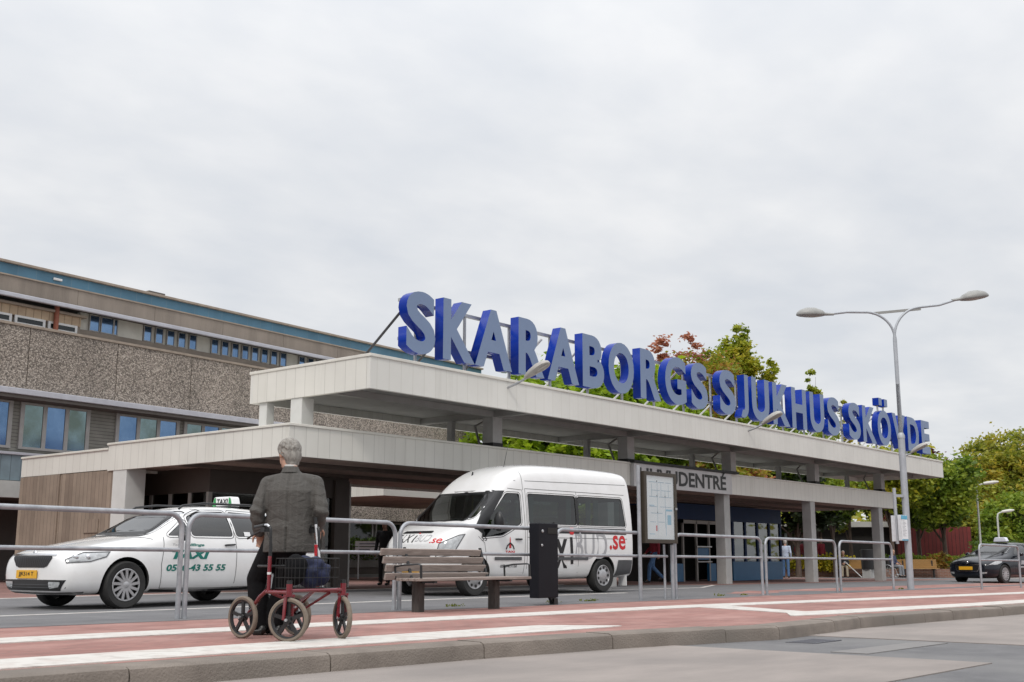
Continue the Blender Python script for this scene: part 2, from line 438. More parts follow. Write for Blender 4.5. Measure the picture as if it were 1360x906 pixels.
# ------------------------------------------------------------------ ground, road, platform
def polyline_y(pts, x):
    for (xa, ya), (xb, yb) in zip(pts, pts[1:]):
        if xa <= x <= xb: return ya + (yb - ya) * (x - xa) / (xb - xa)
    return pts[0][1] if x < pts[0][0] else pts[-1][1]
def xs_between(a, b, step=1.0, extra=()):
    k = max(1, int(math.ceil((b - a) / step)))
    xs = [a + (b - a) * i / k for i in range(k + 1)] + [e for e in extra if a < e < b]
    return sorted(set(xs))
def sheet(name, near, far, dz, m, step=1.0, rows=1, base=None):
    """strip of ground between two polylines, lying dz above the terrain"""
    x0 = max(near[0][0], far[0][0]); x1 = min(near[-1][0], far[-1][0])
    xs = xs_between(x0, x1, step, [p[0] for p in near + far])
    mb = MB(); vs = []; fs = []
    for x in xs:
        a = polyline_y(near, x); b = polyline_y(far, x)
        for j in range(rows + 1):
            y = a + (b - a) * j / rows
            vs.append((x, y, (base or G)(x, y) + dz))
    k = rows + 1
    for i in range(len(xs) - 1):
        for j in range(rows): fs.append((i * k + j, (i + 1) * k + j, (i + 1) * k + j + 1, i * k + j + 1))
    # turned down edge all round so that no gap shows under the sheet
    last = (len(xs) - 1) * k
    loop = [i * k for i in range(len(xs))] + [last + j for j in range(1, k)] + [i * k + k - 1 for i in range(len(xs) - 2, -1, -1)] + [j for j in range(k - 2, 0, -1)]
    n0 = len(vs)
    for q in loop: vs.append((vs[q][0], vs[q][1], vs[q][2] - 0.015))
    for a in range(len(loop)): b = (a + 1) % len(loop); fs.append((loop[a], n0 + a, n0 + b, loop[b]))
    mb.add(vs, fs)
    return struct(mb.build(name, m))
def poly_sheet(name, pts, dz, m, base=None):
    P = [(x, y, (base or G)(x, y) + dz) for x, y in pts]; n = len(P)
    mb = MB(); mb.add(P + [(x, y, z - .015) for x, y, z in P], [tuple(range(n))] + [(i, n + i, n + (i + 1) % n, (i + 1) % n) for i in range(n)])
    return struct(mb.build(name, m))

asphalt = mat('asphalt', (0.155, 0.152, 0.155), (0.105, 0.104, 0.108), rough=0.9, scale=3, bump=0.35, bscale=120, lo=.3, hi=.7, patches=((0.20, 0.195, 0.19), 0.35, 0.8))
asphalt_far = mat('asphalt_forecourt', (0.165, 0.162, 0.166), (0.115, 0.114, 0.118), rough=0.88, scale=2, bump=0.3, bscale=120, lo=.3, hi=.7, patches=((0.12, 0.115, 0.115), 0.5, 0.6))
slab_m = mat('worn_concrete_asphalt', (0.295, 0.258, 0.236), (0.23, 0.203, 0.187), rough=0.9, scale=1.6, bump=0.25, bscale=90, lo=.3, hi=.72, patches=((0.185, 0.166, 0.155), 0.55, 0.8), stretch=(0.6, 1.6, 1))
kerb_m = mat('kerb_granite', (0.245, 0.208, 0.178), (0.145, 0.122, 0.104), rough=0.9, scale=2.2, bump=0.5, bscale=60, lo=.3, hi=.72, patches=((0.13, 0.115, 0.10), 1.1, 0.7))
paver = grid_mat('red_paving_bricks', (0.31, 0.152, 0.128), (0.26, 0.122, 0.104), (0.20, 0.130, 0.112), 0.21, 0.105, 0.007, rough=0.88, bump=0.35, noise=5.0, stain=[(.9, .45, .72, (1, 1.6, 1), (.40, .235, .205), .8), (7, .60, .70, (1, 1, 1), (.14, .085, .075), .55), (26, .66, .72, (1, 1, 1), (.10, .07, .065), .6)])
paver_far = grid_mat('red_paving_bricks_forecourt', (0.25, 0.125, 0.105), (0.19, 0.10, 0.088), (0.15, 0.105, 0.09), 0.21, 0.105, 0.008, rough=0.9, bump=0.3, noise=3.0)
white_paint = mat('road_paint', (0.56, 0.54, 0.505), (0.40, 0.37, 0.34), rough=0.75, scale=7, lo=.30, hi=.52, bump=0.15, bscale=80, patches=((0.46, 0.39, 0.355), 3.0, 0.7))
pale_pave = mat('pale_paving', (0.42, 0.36, 0.33), (0.33, 0.28, 0.26), rough=0.9, scale=3)

KERB = [(-30, 7.0), (5.0, 6.52), (8.0, 6.36), (10.1, 6.05), (11.5, 5.72), (12.8, 5.78), (14.2, 5.92), (20, 5.62), (60, 4.2)]
def road_base(x, y): return G(x, 0) - 0.14
# ground sheet: bus road level up to the platform, forecourt level behind it, flat to the horizon
gx = [-400, -100, -40, -20] + [x for x in range(-16, 72, 4)] + [80, 100, 160, 300, 700]
gy = [-300, -60, -10, 0, 4, 7.5, 11.2, 11.7, 12.4, 13.2, 14, 17, 22, 30, 45, 70, 120, 300, 900]
mb = MB(); vs = []; fs = []
for x in gx:
    for y in gy:
        z = G(x, 0) - 0.14 if y <= 7.5 else (G(x, y) if y >= 11.7 else G(x, 0) - 0.14)
        vs.append((x, y, z - 0.004))
k = len(gy)
for i in range(len(gx) - 1):
    for j in range(k - 1): fs.append((i * k + j, (i + 1) * k + j, (i + 1) * k + j + 1, i * k + j + 1))
mb.add(vs, fs); struct(mb.build('ground', asphalt))

# forecourt road between platform and canopy
PF = [(-30, 11.75), (20, 11.75), (25, 13.6), (60, 13.6)]
sheet('forecourt_road', [(-30, 11.2), (60, 11.2)], [(-30, 19.5), (26, 19.5), (29, 16.3), (60, 16.3)], 0.004, asphalt_far, 2.0, 6)
sheet('forecourt_paving', [(-30, 19.5), (26, 19.5), (29, 16.3), (50, 16.3)], [(-30, 42), (50, 42)], 0.004, paver_far, 2.0, 10)
sheet('paving_edge_line', [(-30, 19.42), (26, 19.42)], [(-30, 19.60), (26, 19.60)], 0.009, white_paint, 2.0)
sheet('lane_line', [(-30, 13.28), (20.5, 13.62)], [(-30, 13.38), (20.5, 13.73)], 0.009, white_paint, 2.0)
sheet('bay_line', [(21.2, 15.1), (25.6, 14.75), (28.6, 16.1)], [(21.2, 15.2), (25.6, 14.87), (28.6, 16.22)], 0.009, white_paint, 2.0)
sheet('bay_line', [(21.5, 15.9), (23.0, 15.75)], [(21.5, 16.0), (23.0, 15.85)], 0.009, white_paint, 2.0)
sheet('far_pavement', [(50, 12.2), (110, 2)], [(50, 60), (110, 60)], 0.006, pale_pave, 3.0, 3)

# bus platform: brick deck, kerb stones, white markings
KB = [(x, y + 0.30) for x, y in KERB]
sheet('platform', KB, PF, 0.0, paver, 1.0, 4)
mb = MB()
x = -12.0; kk = 0
KX = [(-12, 0)]
while x < 44:
    L = 1.62 if x < 13 else 1.0 + 0.62 * (x > 20)
    x2 = x + L
    for bx in (11.5, ):
        if x < bx - 0.3 < x2 - 0.3 and x2 > bx: x2 = bx
    g = 0.006
    a0 = x + g; a1 = x2 - g
    ya0, ya1 = polyline_y(KERB, a0), polyline_y(KERB, a1)
    jz = random.uniform(-0.006, 0.006)
    vs = []
    for (xx, yy) in ((a0, ya0), (a1, ya1)):
        t = G(xx, 0) + jz
        # front foot, front top, rounded shoulder, back top, back foot
        vs += [(xx, yy - 0.008, t - 0.30), (xx, yy, t - 0.045), (xx, yy + 0.012, t - 0.014), (xx, yy + 0.045, t), (xx, yy + 0.31, t + 0.004), (xx, yy + 0.31, t - 0.30)]
    n = 6
    mb.add(vs, [tuple(reversed(range(n))), tuple(range(n, 2 * n))] + [(i, (i + 1) % n, n + (i + 1) % n, n + i) for i in range(n)])
    x = x2; kk += 1
struct(mb.build('kerb', kerb_m, smooth=35))
# thin strip under the joints so that nothing shows through them
sheet('kerb_bed', [(xx, yy + 0.03) for xx, yy in KERB], [(xx, yy + 0.3) for xx, yy in KERB], -0.03, kerb_m, 1.0)
sheet('platform_line', [(-30, 7.2), (5, 6.90), (9.9, 6.86), (10.25, 6.90)], [(-30, 8.0), (5, 7.58), (9.75, 7.60), (10.25, 6.95)], 0.008, white_paint, 1.0)
sheet('platform_line', [(-30, 9.25), (15.0, 9.05), (16.4, 8.95), (30, 7.75), (60, 5.1)], [(-30, 9.75), (15.0, 9.66), (16.4, 9.60), (30, 8.42), (60, 5.75)], 0.008, white_paint, 1.0)
sheet('platform_line', [(13.75, 6.62), (14.4, 6.50), (20.5, 5.98), (60, 4.62)], [(13.75, 6.68), (14.6, 7.15), (20.5, 6.58), (60, 5.2)], 0.0085, white_paint, 1.0)
poly_sheet('platform_line', [(14.55, 7.13), (15.1, 7.10), (16.35, 8.98), (15.5, 9.04)], 0.008, white_paint)

# near road: pale bus bay slabs and the darker asphalt between them
sheet('bus_bay_slab', [(-30, 3.2), (7.5, 3.12), (9.9, 3.05)], [(-30, 7.1), (5, 6.6), (8, 6.42), (9.9, 6.1)], 0.004, slab_m, 1.0, 4, base=road_base)
sheet('bus_bay_slab', [(12.3, 3.3), (60, 1.8)], [(12.3, 5.8), (14.2, 5.95), (20, 5.65), (60, 4.25)], 0.004, slab_m, 1.0, 4, base=road_base)
gr_ = thing('drain_grate', 'dark iron drain grate in the road beside the kerb', 'drain', (11.15, 5.18, road_base(11.6, 5)))
b = MB()
for i in range(7): b.box(i * .09, i * .09 + .055, 0, .26, -.02, .005)
b.box(-.03, .63, -.03, 0, -.02, .005); b.box(-.03, .63, .26, .29, -.02, .005)
b.build('grate', mat('iron_grate', (.11, .11, .125), rough=.6, metal=.4), gr_)
# a repaired trench across the asphalt
poly_sheet('road_patch', [(10.15, 4.2), (12.1, 4.15), (12.1, 4.45), (10.15, 4.55)], 0.004, mat('road_patch', (0.21, 0.2, 0.195), rough=.9, scale=6), base=road_base)

# ------------------------------------------------------------------ hospital wing behind the canopy
pebble = pebble_mat()
conc = mat('weathered_concrete', (0.30, 0.255, 0.215), (0.19, 0.16, 0.135), rough=0.9, scale=1.2, stretch=(1, 1, 0.15), bump=0.3, bscale=30, lo=.3, hi=.7, patches=((0.36, 0.31, 0.26), 0.5, 0.5))
conc_cap = mat('parapet_cap', (0.36, 0.30, 0.24), (0.27, 0.22, 0.18), rough=0.8, scale=3)
gutter_m = mat('zinc_gutter', (0.50, 0.50, 0.54), (0.42, 0.42, 0.46), rough=0.45, scale=3, metal=0.3)
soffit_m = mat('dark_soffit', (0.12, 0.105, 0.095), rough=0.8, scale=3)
blue_panel = grid_mat('blue_fascia_panels', (0.085, 0.205, 0.30), (0.075, 0.185, 0.272), (0.12, 0.22, 0.29), 0.6, 2.0, 0.012, rough=0.5, bump=0.2, offset=0.0, noise=1.5, axis='XZY')
siding = grid_mat('grey_green_siding', (0.225, 0.22, 0.195), (0.215, 0.21, 0.187), (0.12, 0.118, 0.105), 8.0, 0.105, 0.012, rough=0.7, bump=0.5, offset=0.0, noise=4, axis='XZY')
greyblue = grid_mat('grey_blue_boards', (0.17, 0.225, 0.255), (0.16, 0.21, 0.24), (0.09, 0.12, 0.14), 0.32, 4.0, 0.012, rough=0.6, bump=0.4, offset=0.0, noise=4, axis='XZY')
win_frame = mat('window_frame_grey', (0.36, 0.35, 0.34), rough=0.5, scale=4)
white_frame = mat('window_frame_white', (0.70, 0.70, 0.70), rough=0.5, scale=4)
win_glass = mat('reflecting_window_glass', (0.20, 0.32, 0.50), (0.10, 0.185, 0.33), rough=0.10, scale=0.9, metal=.85, bump=.02, bscale=2, lo=.3, hi=.65)  # blue tint and its noise stand in for reflected sky
win_glass_b = mat('tree_reflection_tint_glass', (0.22, 0.31, 0.33), (0.13, 0.17, 0.15), rough=0.10, scale=0.7, metal=.85, lo=.4, hi=.6)  # green tint paints reflected trees into some of the panes
win_glass2 = mat('dark_window_glass', (0.022, 0.028, 0.03), (0.012, 0.016, 0.018), rough=0.04, scale=0.6, spec=0.5)
beige_board = grid_mat('beige_boards', (0.46, 0.345, 0.235), (0.43, 0.32, 0.22), (0.25, 0.18, 0.12), 0.26, 5.0, 0.014, rough=0.7, bump=0.4, offset=0.0, noise=4, axis='XZY')
cream_panel = mat('pale_wall_panel', (0.62, 0.60, 0.54), rough=0.6, scale=3)
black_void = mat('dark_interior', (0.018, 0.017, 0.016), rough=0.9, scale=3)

hosp = thing('hospital_building', 'long concrete hospital wing with pebble panels and blue roof fascia behind the entrance canopy', 'building', (15.5, 32.0, 0), R(4.5))
def H(name, m, smooth=None, bevel=0, parent=None, build=None):
    mb = MB(); build(mb); return mb.build(name, m, parent or hosp, smooth, bevel)
U0, U1 = -9.0, 23.6
# pebble panels as separate slabs with open joints
jo = [U0, -1.86, 1.11, 4.18, 7.13, 10.2, 13.2, 16.2, 19.2, 22.2, U1]
def f(mb):
    for a, b in zip(jo, jo[1:]): mb.box(a + 0.012, b - 0.012, 0.0, 0.16, 5.30, 7.42)
H('pebble_wall', pebble, build=f, bevel=0.01)
H('wall_core', soffit_m, build=lambda mb: (mb.box(U0, U1 - .02, 0.14, 0.4, 5.25, 7.40), mb.box(U0, U1 - .05, 0.40, 9.0, 5.1, 7.2)))
H('parapet_cap', conc_cap, build=lambda mb: mb.box(U0, U1 + .02, -0.04, 0.5, 7.42, 7.50), bevel=0.01)
# setback upper storey
H('setback_wall', conc, build=lambda mb: mb.box(3.0, U1 - .3, .36, .6, 7.2, 7.74))
H('setback_panel', cream_panel, build=lambda mb: (mb.box(3.02, U1 - .3, .44, .58, 7.74, 8.31), mb.box(4.35, 5.36, .40, .46, 7.745, 8.29)))
H('rooftop_room', beige_board, build=lambda mb: mb.box(U0, 2.92, 0.22, 0.5, 7.78, 8.06))
H('rooftop_room_fascia', conc_cap, build=lambda mb: mb.box(U0, 3.06, 0.10, 0.52, 8.06, 8.13))
H('rooftop_room_base', conc, build=lambda mb: mb.box(U0, 2.96, 0.30, .6, 7.2, 7.78))
uw = []
u = -1.5 - 1.1 * 4
while u < 2.2:
    uw.append((u, u + 1.0)); u += 1.1
for a, b in uw:
    o = MB(); o.box(a, b, 0.20, 0.26, 7.52, 7.58); o.box(a, b, 0.20, 0.26, 7.72, 7.785); o.box(a, a + .08, 0.20, 0.26, 7.58, 7.72); o.box(b - .08, b, 0.20, 0.26, 7.58, 7.72)
    fr = o.build('upper_window', white_frame, hosp); g = MB(); g.box(a + .08, b - .08, 0.22, 0.24, 7.58, 7.72); g.build('pane', win_glass2, fr)
strip = [(3.36, 3.68), (3.78, 4.20), (4.26, 4.36)]
u = 5.42
while u < U1 - 1:
    strip.append((u, u + 0.27)); u += 0.47
    if len(strip) % 8 == 0: u += 0.5
for a, b in strip:
    o = MB(); o.box(a - .03, b + .03, .37, .42, 7.75, 7.78); o.box(a - .03, a, .37, .42, 7.78, 8.28); o.box(b, b + .03, .37, .42, 7.78, 8.28)
    fr = o.build('setback_window', win_frame, hosp); g = MB(); g.box(a, b, .39, .42, 7.78, 8.25); g.build('pane', win_glass, fr)
# eave with zinc gutter, concrete band, blue roof fascia
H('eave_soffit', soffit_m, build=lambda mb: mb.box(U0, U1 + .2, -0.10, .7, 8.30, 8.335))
H('gutter', gutter_m, build=lambda mb: mb.box(U0, U1 + .25, -0.22, -0.10, 8.20, 8.33), bevel=0.02)
def f(mb):
    u = U0
    while u < U1 + .2:
        mb.box(u + .006, min(u + 2.9, U1 + .2) - .006, 0.0, 0.3, 8.34, 8.86); u += 2.9
H('roof_band', conc, build=f)
H('blue_fascia', blue_panel, build=lambda mb: mb.box(U0, U1 + .22, 0.08, 0.3, 8.90, 9.24))
H('fascia_ledge', conc_cap, build=lambda mb: mb.box(U0, U1 + .24, -0.03, 0.32, 8.86, 8.90))
H('roof', conc_cap, build=lambda mb: (mb.box(U0, U1 + .26, -0.02, 9.0, 9.24, 9.32), mb.box(U1 - .2, U1 + .2, 0.31, 8.9, 5.3, 9.235)), bevel=0.01)
H('roof_vent', soffit_m, build=lambda mb: mb.box(5.45, 6.1, 0.3, 0.8, 9.32, 9.46))
H('wall_lamp', white_frame, build=lambda mb: mb.box(1.75, 2.05, 0.02, 0.08, 9.03, 9.11), bevel=0.02)
H('downpipe', mat('rusty_red_pipe', (0.33, 0.10, 0.055), (0.22, 0.07, 0.04), rough=.6, scale=6), build=lambda mb: mb.tube([(2.0, 0.12, 7.5), (2.0, 0.12, 8.30)], 0.075, 12), smooth=40)
# first floor window strip under a second zinc eave
H('lower_gutter', gutter_m, build=lambda mb: mb.box(U0, U1, -0.34, -0.02, 5.36, 5.54), bevel=0.02)
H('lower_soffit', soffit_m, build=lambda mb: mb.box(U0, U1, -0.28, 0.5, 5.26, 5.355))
H('siding', siding, build=lambda mb: mb.box(U0, U1, 0.33, 0.5, 3.72, 5.26))
def window3(a, b, n, z0=3.92, z1=5.17, y=0.3):
    o = MB(); o.box(a - .07, b + .07, y - .03, y + .05, z1, z1 + .07); o.box(a - .07, b + .07, y - .04, y + .05, z0 - .07, z0)
    wd = (b - a) / n
    for i in range(n + 1):
        c = a + i * wd; o.box(c - .065, c + .065, y - .03, y + .05, z0, z1)
    fr = o.build('window', win_frame, hosp)
    for i in range(n):
        g = MB(); g.box(a + i * wd + .065, a + (i + 1) * wd - .065, y - .005, y + .02, z0, z1); g.build('pane', win_glass_b if (i * 7 + int(a * 10)) % 5 in (1, 2) else win_glass, fr)
for a, b, n in ((-7.4, -5.1, 3), (-4.4, -2.1, 3), (-1.5, 0.86, 3), (1.24, 3.47, 3), (4.55, 6.92, 3), (7.24, 9.5, 3), (10.2, 12.5, 3), (13.2, 15.5, 3), (16.2, 18.5, 3), (19.2, 21.5, 3)):
    window3(a, b, n)
H('window_sill', gutter_m, build=lambda mb: mb.box(U0, U1, 0.16, 0.4, 3.66, 3.74), bevel=0.01)
H('board_band', greyblue, build=lambda mb: mb.box(U0, U1, 0.22, 0.4, 2.92, 3.66))
H('concrete_band', mat('pale_concrete_band', (0.44, 0.44, 0.42), rough=.8, scale=3), build=lambda mb: mb.box(U0, 4.5, 0.12, 0.4, 2.42, 2.90))
H('lower_pebble_wall', pebble, build=lambda mb: mb.box(6.0, U1, 0.05, 0.4, 2.18, 2.90))
H('ground_floor_wall', soffit_m, build=lambda mb: (mb.box(6.0, U1, 0.5, 0.7, 0.0, 2.2), mb.box(U0, 6.0, 3.5, 3.7, 0, 2.5), mb.box(5.8, 6.0, .4, 3.5, 0, 2.5)))
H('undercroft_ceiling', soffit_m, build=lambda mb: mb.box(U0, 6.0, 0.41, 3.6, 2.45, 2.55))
for i in range(9):
    a = 8.4 + i * 1.75
    o = MB(); o.box(a, a + 1.6, 0.42, 0.5, 2.06, 2.14); o.box(a, a + 1.6, 0.42, 0.5, 1.2, 1.26); o.box(a, a + .08, 0.42, 0.5, 1.26, 2.06); o.box(a + 1.52, a + 1.6, 0.42, 0.5, 1.26, 2.06)
    fr = o.build('ground_window', win_frame, hosp); g = MB(); g.box(a + .08, a + 1.52, 0.45, 0.47, 1.26, 2.06); g.build('pane', win_glass2, fr)
H('end_wall', conc, build=lambda mb: mb.box(U1 - .1, U1 + .1, 0.45, 9.0, 0.0, 5.3))
# planting bed along the foot of the wing
bed = thing('planter_wall', 'low grey concrete planter wall in front of the ground floor windows', 'planter', (15.5, 32.0, 0), R(4.5))
b_ = MB(); b_.box(7.2, 22, -1.7, -1.5, 0.36, 0.62); b_.box(7.2, 22, -1.7, -1.5, 0.0, 0.12); b_.build('wall', mat('planter_concrete', (0.27, 0.27, 0.265), (0.2, .2, .195), rough=.85, scale=2), bed, bevel=.01)
b_ = MB(); b_.box(7.2, 22, -1.64, -1.5, 0.12, 0.36); b_.build('plinth', soffit_m, bed)
b_ = MB(); b_.box(7.2, 22, -0.95, -0.8, 0.0, 0.92); b_.build('rear_wall', MATS['planter_concrete'], bed, bevel=.01)
# ------------------------------------------------------------------ entrance canopy: two stacked flat roofs on columns
fascia_m = grid_mat('cream_fascia_panels', (0.665, 0.65, 0.60), (0.645, 0.63, 0.58), (0.50, 0.485, 0.445), 0.30, 10.0, 0.008, rough=0.55, bump=0.35, offset=0.0, noise=1.2, axis='XZY', dirt=.3, stain=[(2.2, .56, .74, (1.6, 1, .12), (.42, .40, .35), .35)])
fascia_my = grid_mat('cream_fascia_panels_side', (0.665, 0.65, 0.60), (0.645, 0.63, 0.58), (0.50, 0.485, 0.445), 0.30, 10.0, 0.008, rough=0.55, bump=0.35, offset=0.0, noise=1.2, axis='YZX', dirt=.3, stain=[(2.2, .56, .74, (1, 1.6, .12), (.42, .40, .35), .3)])
fascia_up = grid_mat('cream_fascia_panels_upper', (0.655, 0.645, 0.605), (0.635, 0.625, 0.585), (0.54, 0.525, 0.475), 0.33, 10.0, 0.006, rough=0.55, bump=0.3, offset=0.0, noise=1.2, axis='XZY', dirt=.3, stain=[(2.2, .56, .74, (1.6, 1, .12), (.42, .40, .35), .35)])
cap_m = mat('roof_edge_trim', (0.68, 0.66, 0.60), rough=0.5, scale=2)
ceil_m = grid_mat('brown_slat_ceiling', (0.50, 0.40, 0.345), (0.42, 0.33, 0.285), (0.08, 0.063, 0.053), 30.0, 0.22, 0.03, rough=0.75, bump=0.9, offset=0.0, noise=2)
under_m = mat('grey_underside', (0.30, 0.295, 0.285), (0.25, 0.245, 0.235), rough=0.8, scale=2)
col_m = mat('column_concrete', (0.40, 0.395, 0.385), (0.33, 0.325, 0.315), rough=0.8, scale=3, bump=.15, bscale=50)
col_white = mat('column_white', (0.60, 0.60, 0.58), (0.54, 0.54, 0.52), rough=0.7, scale=3)
foot_m = mat('post_foot_black', (0.02, 0.02, 0.02), rough=0.7)

LX0, LX1, LY0, LY1, LZ0, LZ1 = 13.98, 44.3, 16.9, 23.1, 2.60, 3.22
UX0, UX1, UY0, UY1, UZ0, UZ1 = 15.0, 46.9, 15.8, 19.46, 3.90, 4.58
can = thing('entrance_canopy', 'cream panelled hospital entrance canopy with two stacked flat roofs on grey columns', 'canopy', (0, 0, 0))
b = MB(); b.box(LX0, LX1, LY0, LY0 + .1, LZ0, LZ1 - .05); b.box(LX0, LX1, LY1 - .1, LY1, LZ0, LZ1 - .05); b.box(LX1 - .1, LX1, LY0 + .1, LY1 - .1, LZ0, LZ1 - .05); b.build('lower_fascia', fascia_m, can)
b = MB(); b.box(LX0 - .005, LX0 + .1, LY0 + .101, LY1 - .11, LZ0, LZ1 - .05); b.build('lower_side_fascia', fascia_my, can)
b = MB(); b.box(LX0 + .02, LX0 + .12, LY1 - .10, 26.95, LZ0 + .03, LZ1 - .15); b.build('rear_side_fascia', fascia_my, can)
b = MB(); b.box(LX0 - .03, LX1 + .03, LY0 - .03, LY1 + .03, LZ1 - .05, LZ1); b.box(LX0 - .01, 20.2, LY1 + .03, 26.97, LZ1 - .15, LZ1 - .10); b.build('lower_roof', cap_m, can, bevel=.008)
b = MB(); b.box(LX0 + .1, LX1 - .1, LY0 + .1, LY1 - .1, LZ0 + .06, LZ0 + .12); b.box(LX0 + .12, 20.2, LY1 + .031, 26.95, LZ0 + .061, LZ0 + .121); b.build('slat_ceiling', ceil_m, can)
b = MB()
for y in (18.5, 20.4): b.box(LX0 + .1, LX1 - .1, y, y + .16, LZ0 - .02, LZ0 + .06)
b.build('ceiling_beam', mat('ceiling_beam_brown', (0.13, 0.10, 0.085), rough=.8), can)
for X0_, X1_, Y0_, Y1_ in ((24.6, 33.0, 25.2, 31.9),):
    b = MB(); b.box(X0_, X0_ + .1, Y0_, Y1_, LZ0 - .02, LZ0 + .42); b.box(X0_ + .1, X1_, Y0_, Y0_ + .1, LZ0 - .02, LZ0 + .42); b.build('link_fascia', fascia_my, can)
    b = MB(); b.box(X0_ + .1, X1_, Y0_ + .1, Y1_, LZ0 + .02, LZ0 + .08); b.build('link_ceiling', ceil_m, can)
    b = MB(); b.box(X0_ - .02, X1_, Y0_ - .02, Y1_, LZ0 + .42, LZ0 + .46); b.build('link_roof', cap_m, can)
# upper roof
b = MB(); b.box(UX0, UX1, UY0, UY0 + .1, UZ0, UZ1 - .06); b.box(UX0, UX1, UY1 - .1, UY1, UZ0, UZ1 - .06); b.box(UX1 - .1, UX1, UY0 + .1, UY1 - .1, UZ0, UZ1 - .06); b.build('upper_fascia', fascia_up, can)
b = MB(); b.box(UX0 - .005, UX0 + .1, UY0 + .101, UY1 - .101, UZ0, UZ1 - .06); b.build('upper_side_fascia', fascia_my, can)
b = MB(); b.box(UX0 - .025, UX1 + .025, UY0 - .025, UY1 + .025, UZ1 - .06, UZ1); b.build('upper_roof', cap_m, can, bevel=.008)
b = MB(); b.box(UX0 + .1, UX1 - .1, UY0 + .1, UY1 - .1, UZ0 + .16, UZ0 + .22); b.build('underside', under_m, can)
CXS = [20.05, 25.65, 31.35, 37.35, 43.3]
b = MB()
for x in CXS: b.box(x + .05, x + .25, UY0 + .1, UY1 - .1, UZ0 + .02, UZ0 + .16)
b.box(UX0 + .1, UX1 - .1, 17.0, 17.16, UZ0 + .015, UZ0 + .155)
b.build('roof_beam', under_m, can)
# posts between the roofs
for x in CXS:
    b = MB(); b.box(x, x + .34, 16.98, 17.30, LZ1 + .10, UZ0 + .02); p = b.build('upper_post', col_m, can, bevel=.008)
    b = MB(); b.box(x - .01, x + .35, 16.97, 17.31, LZ1, LZ1 + .10); b.build('post_foot', foot_m, p)
    b = MB(); b.box(x + .08, x + .22, 18.35, 18.5, LZ1 + .0, UZ0 + .16); b.build('rear_post', col_m, can, bevel=.006)
    b = MB(); b.tube([(x + .9, 17.9, UZ0 + .1), (x + .3, 17.8, UZ0 - .12), (x + .17, 17.5, LZ1)], .03, 8); b.build('drain_pipe', under_m, can, smooth=40)
b = MB(); b.box(15.02, 15.34, 17.8, 18.15, LZ1, UZ0); b.build('end_post', col_white, can, bevel=.008)
b = MB(); b.box(15.05, 15.25, 18.95, 19.2, LZ1 + .1, UZ0); p = b.build('end_post', col_white, can, bevel=.008)
b = MB(); b.box(15.04, 15.26, 18.94, 19.21, LZ1, LZ1 + .1); b.build('post_foot', foot_m, p)
# columns under the lower roof
for x in (24.6, 30.75, 36.75, 42.75):
    z = G(x + .2, 17); b = MB(); b.box(x, x + .36, 16.93, 17.25, z, LZ0 + .03); b.build('column', col_m, can, bevel=.012)
b = MB(); b.box(13.99, 14.48, 22.35, 22.88, 0, LZ0 + .03); b.build('column', col_white, can, bevel=.012)

# board marked concrete wall under the side of the canopy
bw_m = grid_mat('board_marked_concrete', (0.285, 0.225, 0.175), (0.215, 0.165, 0.128), (0.12, 0.09, 0.07), 0.16, 5.0, 0.006, rough=0.9, bump=0.5, offset=0.0, noise=2.5, axis='YZX')
cw = thing('concrete_wall', 'brown board marked concrete wall under the left edge of the canopy', 'wall', (13.98, 25.2, 0))
b = MB()
for y0, y1, dx in ((-2.3, -0.1, 0.03), (-0.07, 0.9, 0.0), (0.93, 1.77, 0.02)): b.box(dx, .4, y0, y1, 0, LZ0 + .02)
b.box(.04, .38, -2.3, 1.72, 0, LZ0)
b.build('wall_slab', bw_m, cw, bevel=.012)
b = MB(); b.box(.005, .028, -1.85, -1.25, 1.25, 1.55); b.build('hatch', bw_m, cw)

# glazed lobby under the canopy
lobby = thing('glass_lobby', 'dark glazed entrance lobby under the left end of the canopy', 'lobby', (15.2, 21.0, 0))
dkbrown = mat('dark_brown_metal', (0.075, 0.058, 0.048), rough=0.5, scale=4)
grey_al = mat('grey_aluminium', (0.36, 0.34, 0.32), rough=0.45, scale=4)
lob_glass = glass_mat('lobby_glass', (0.45, 0.46, 0.42))
b = MB(); b.box(0, 4.1, 0, .12, 2.12, 2.66); b.box(0, .12, .12, 3.6, 2.12, 2.66); b.build('lintel', dkbrown, lobby)
b = MB()
for x in (0.0, 1.35, 1.95, 3.3): b.box(x, x + .1, .02, .1, 0, 2.12)
for y in (0.7, 1.45, 2.2, 2.95, 3.5): b.box(.02, .1, y, y + .1, 0, 2.12)
b.box(0.1, 4.0, .02, .1, 0, .12); b.box(.02, .1, .1, 3.5, 0, .12)
b.build('mullions', grey_al, lobby)
b = MB(); b.box(3.62, 4.08, -.06, .3, 0, 2.55); b.build('door_post', dkbrown, lobby)
b = MB(); b.box(4.12, 4.17, -.02, .03, 0, 2.5); b.build('edge_strip', mat('white_strip', (0.6, .6, .58), rough=.5), lobby)
b = MB(); b.box(.1, 3.6, .05, .06, .12, 2.12); b.box(.05, .06, .1, 3.5, .12, 2.12); b.build('glazing', lob_glass, lobby)
b = MB(); b.box(3.3, 3.42, 1.2, 1.3, .3, 2.1); b.box(.7, .75, 2.0, 2.7, 1.55, 1.85); b.build('notice', mat('cream_paper', (0.55, .53, .40), rough=.8), lobby)
b = MB(); b.box(.2, 4.1, 3.4, 3.5, 0, 2.66); b.box(4.02, 4.1, .3, 3.4, 0, 2.66); b.build('back_wall', mat('lobby_brown_wall', (.13, .10, .08), rough=.8), lobby)

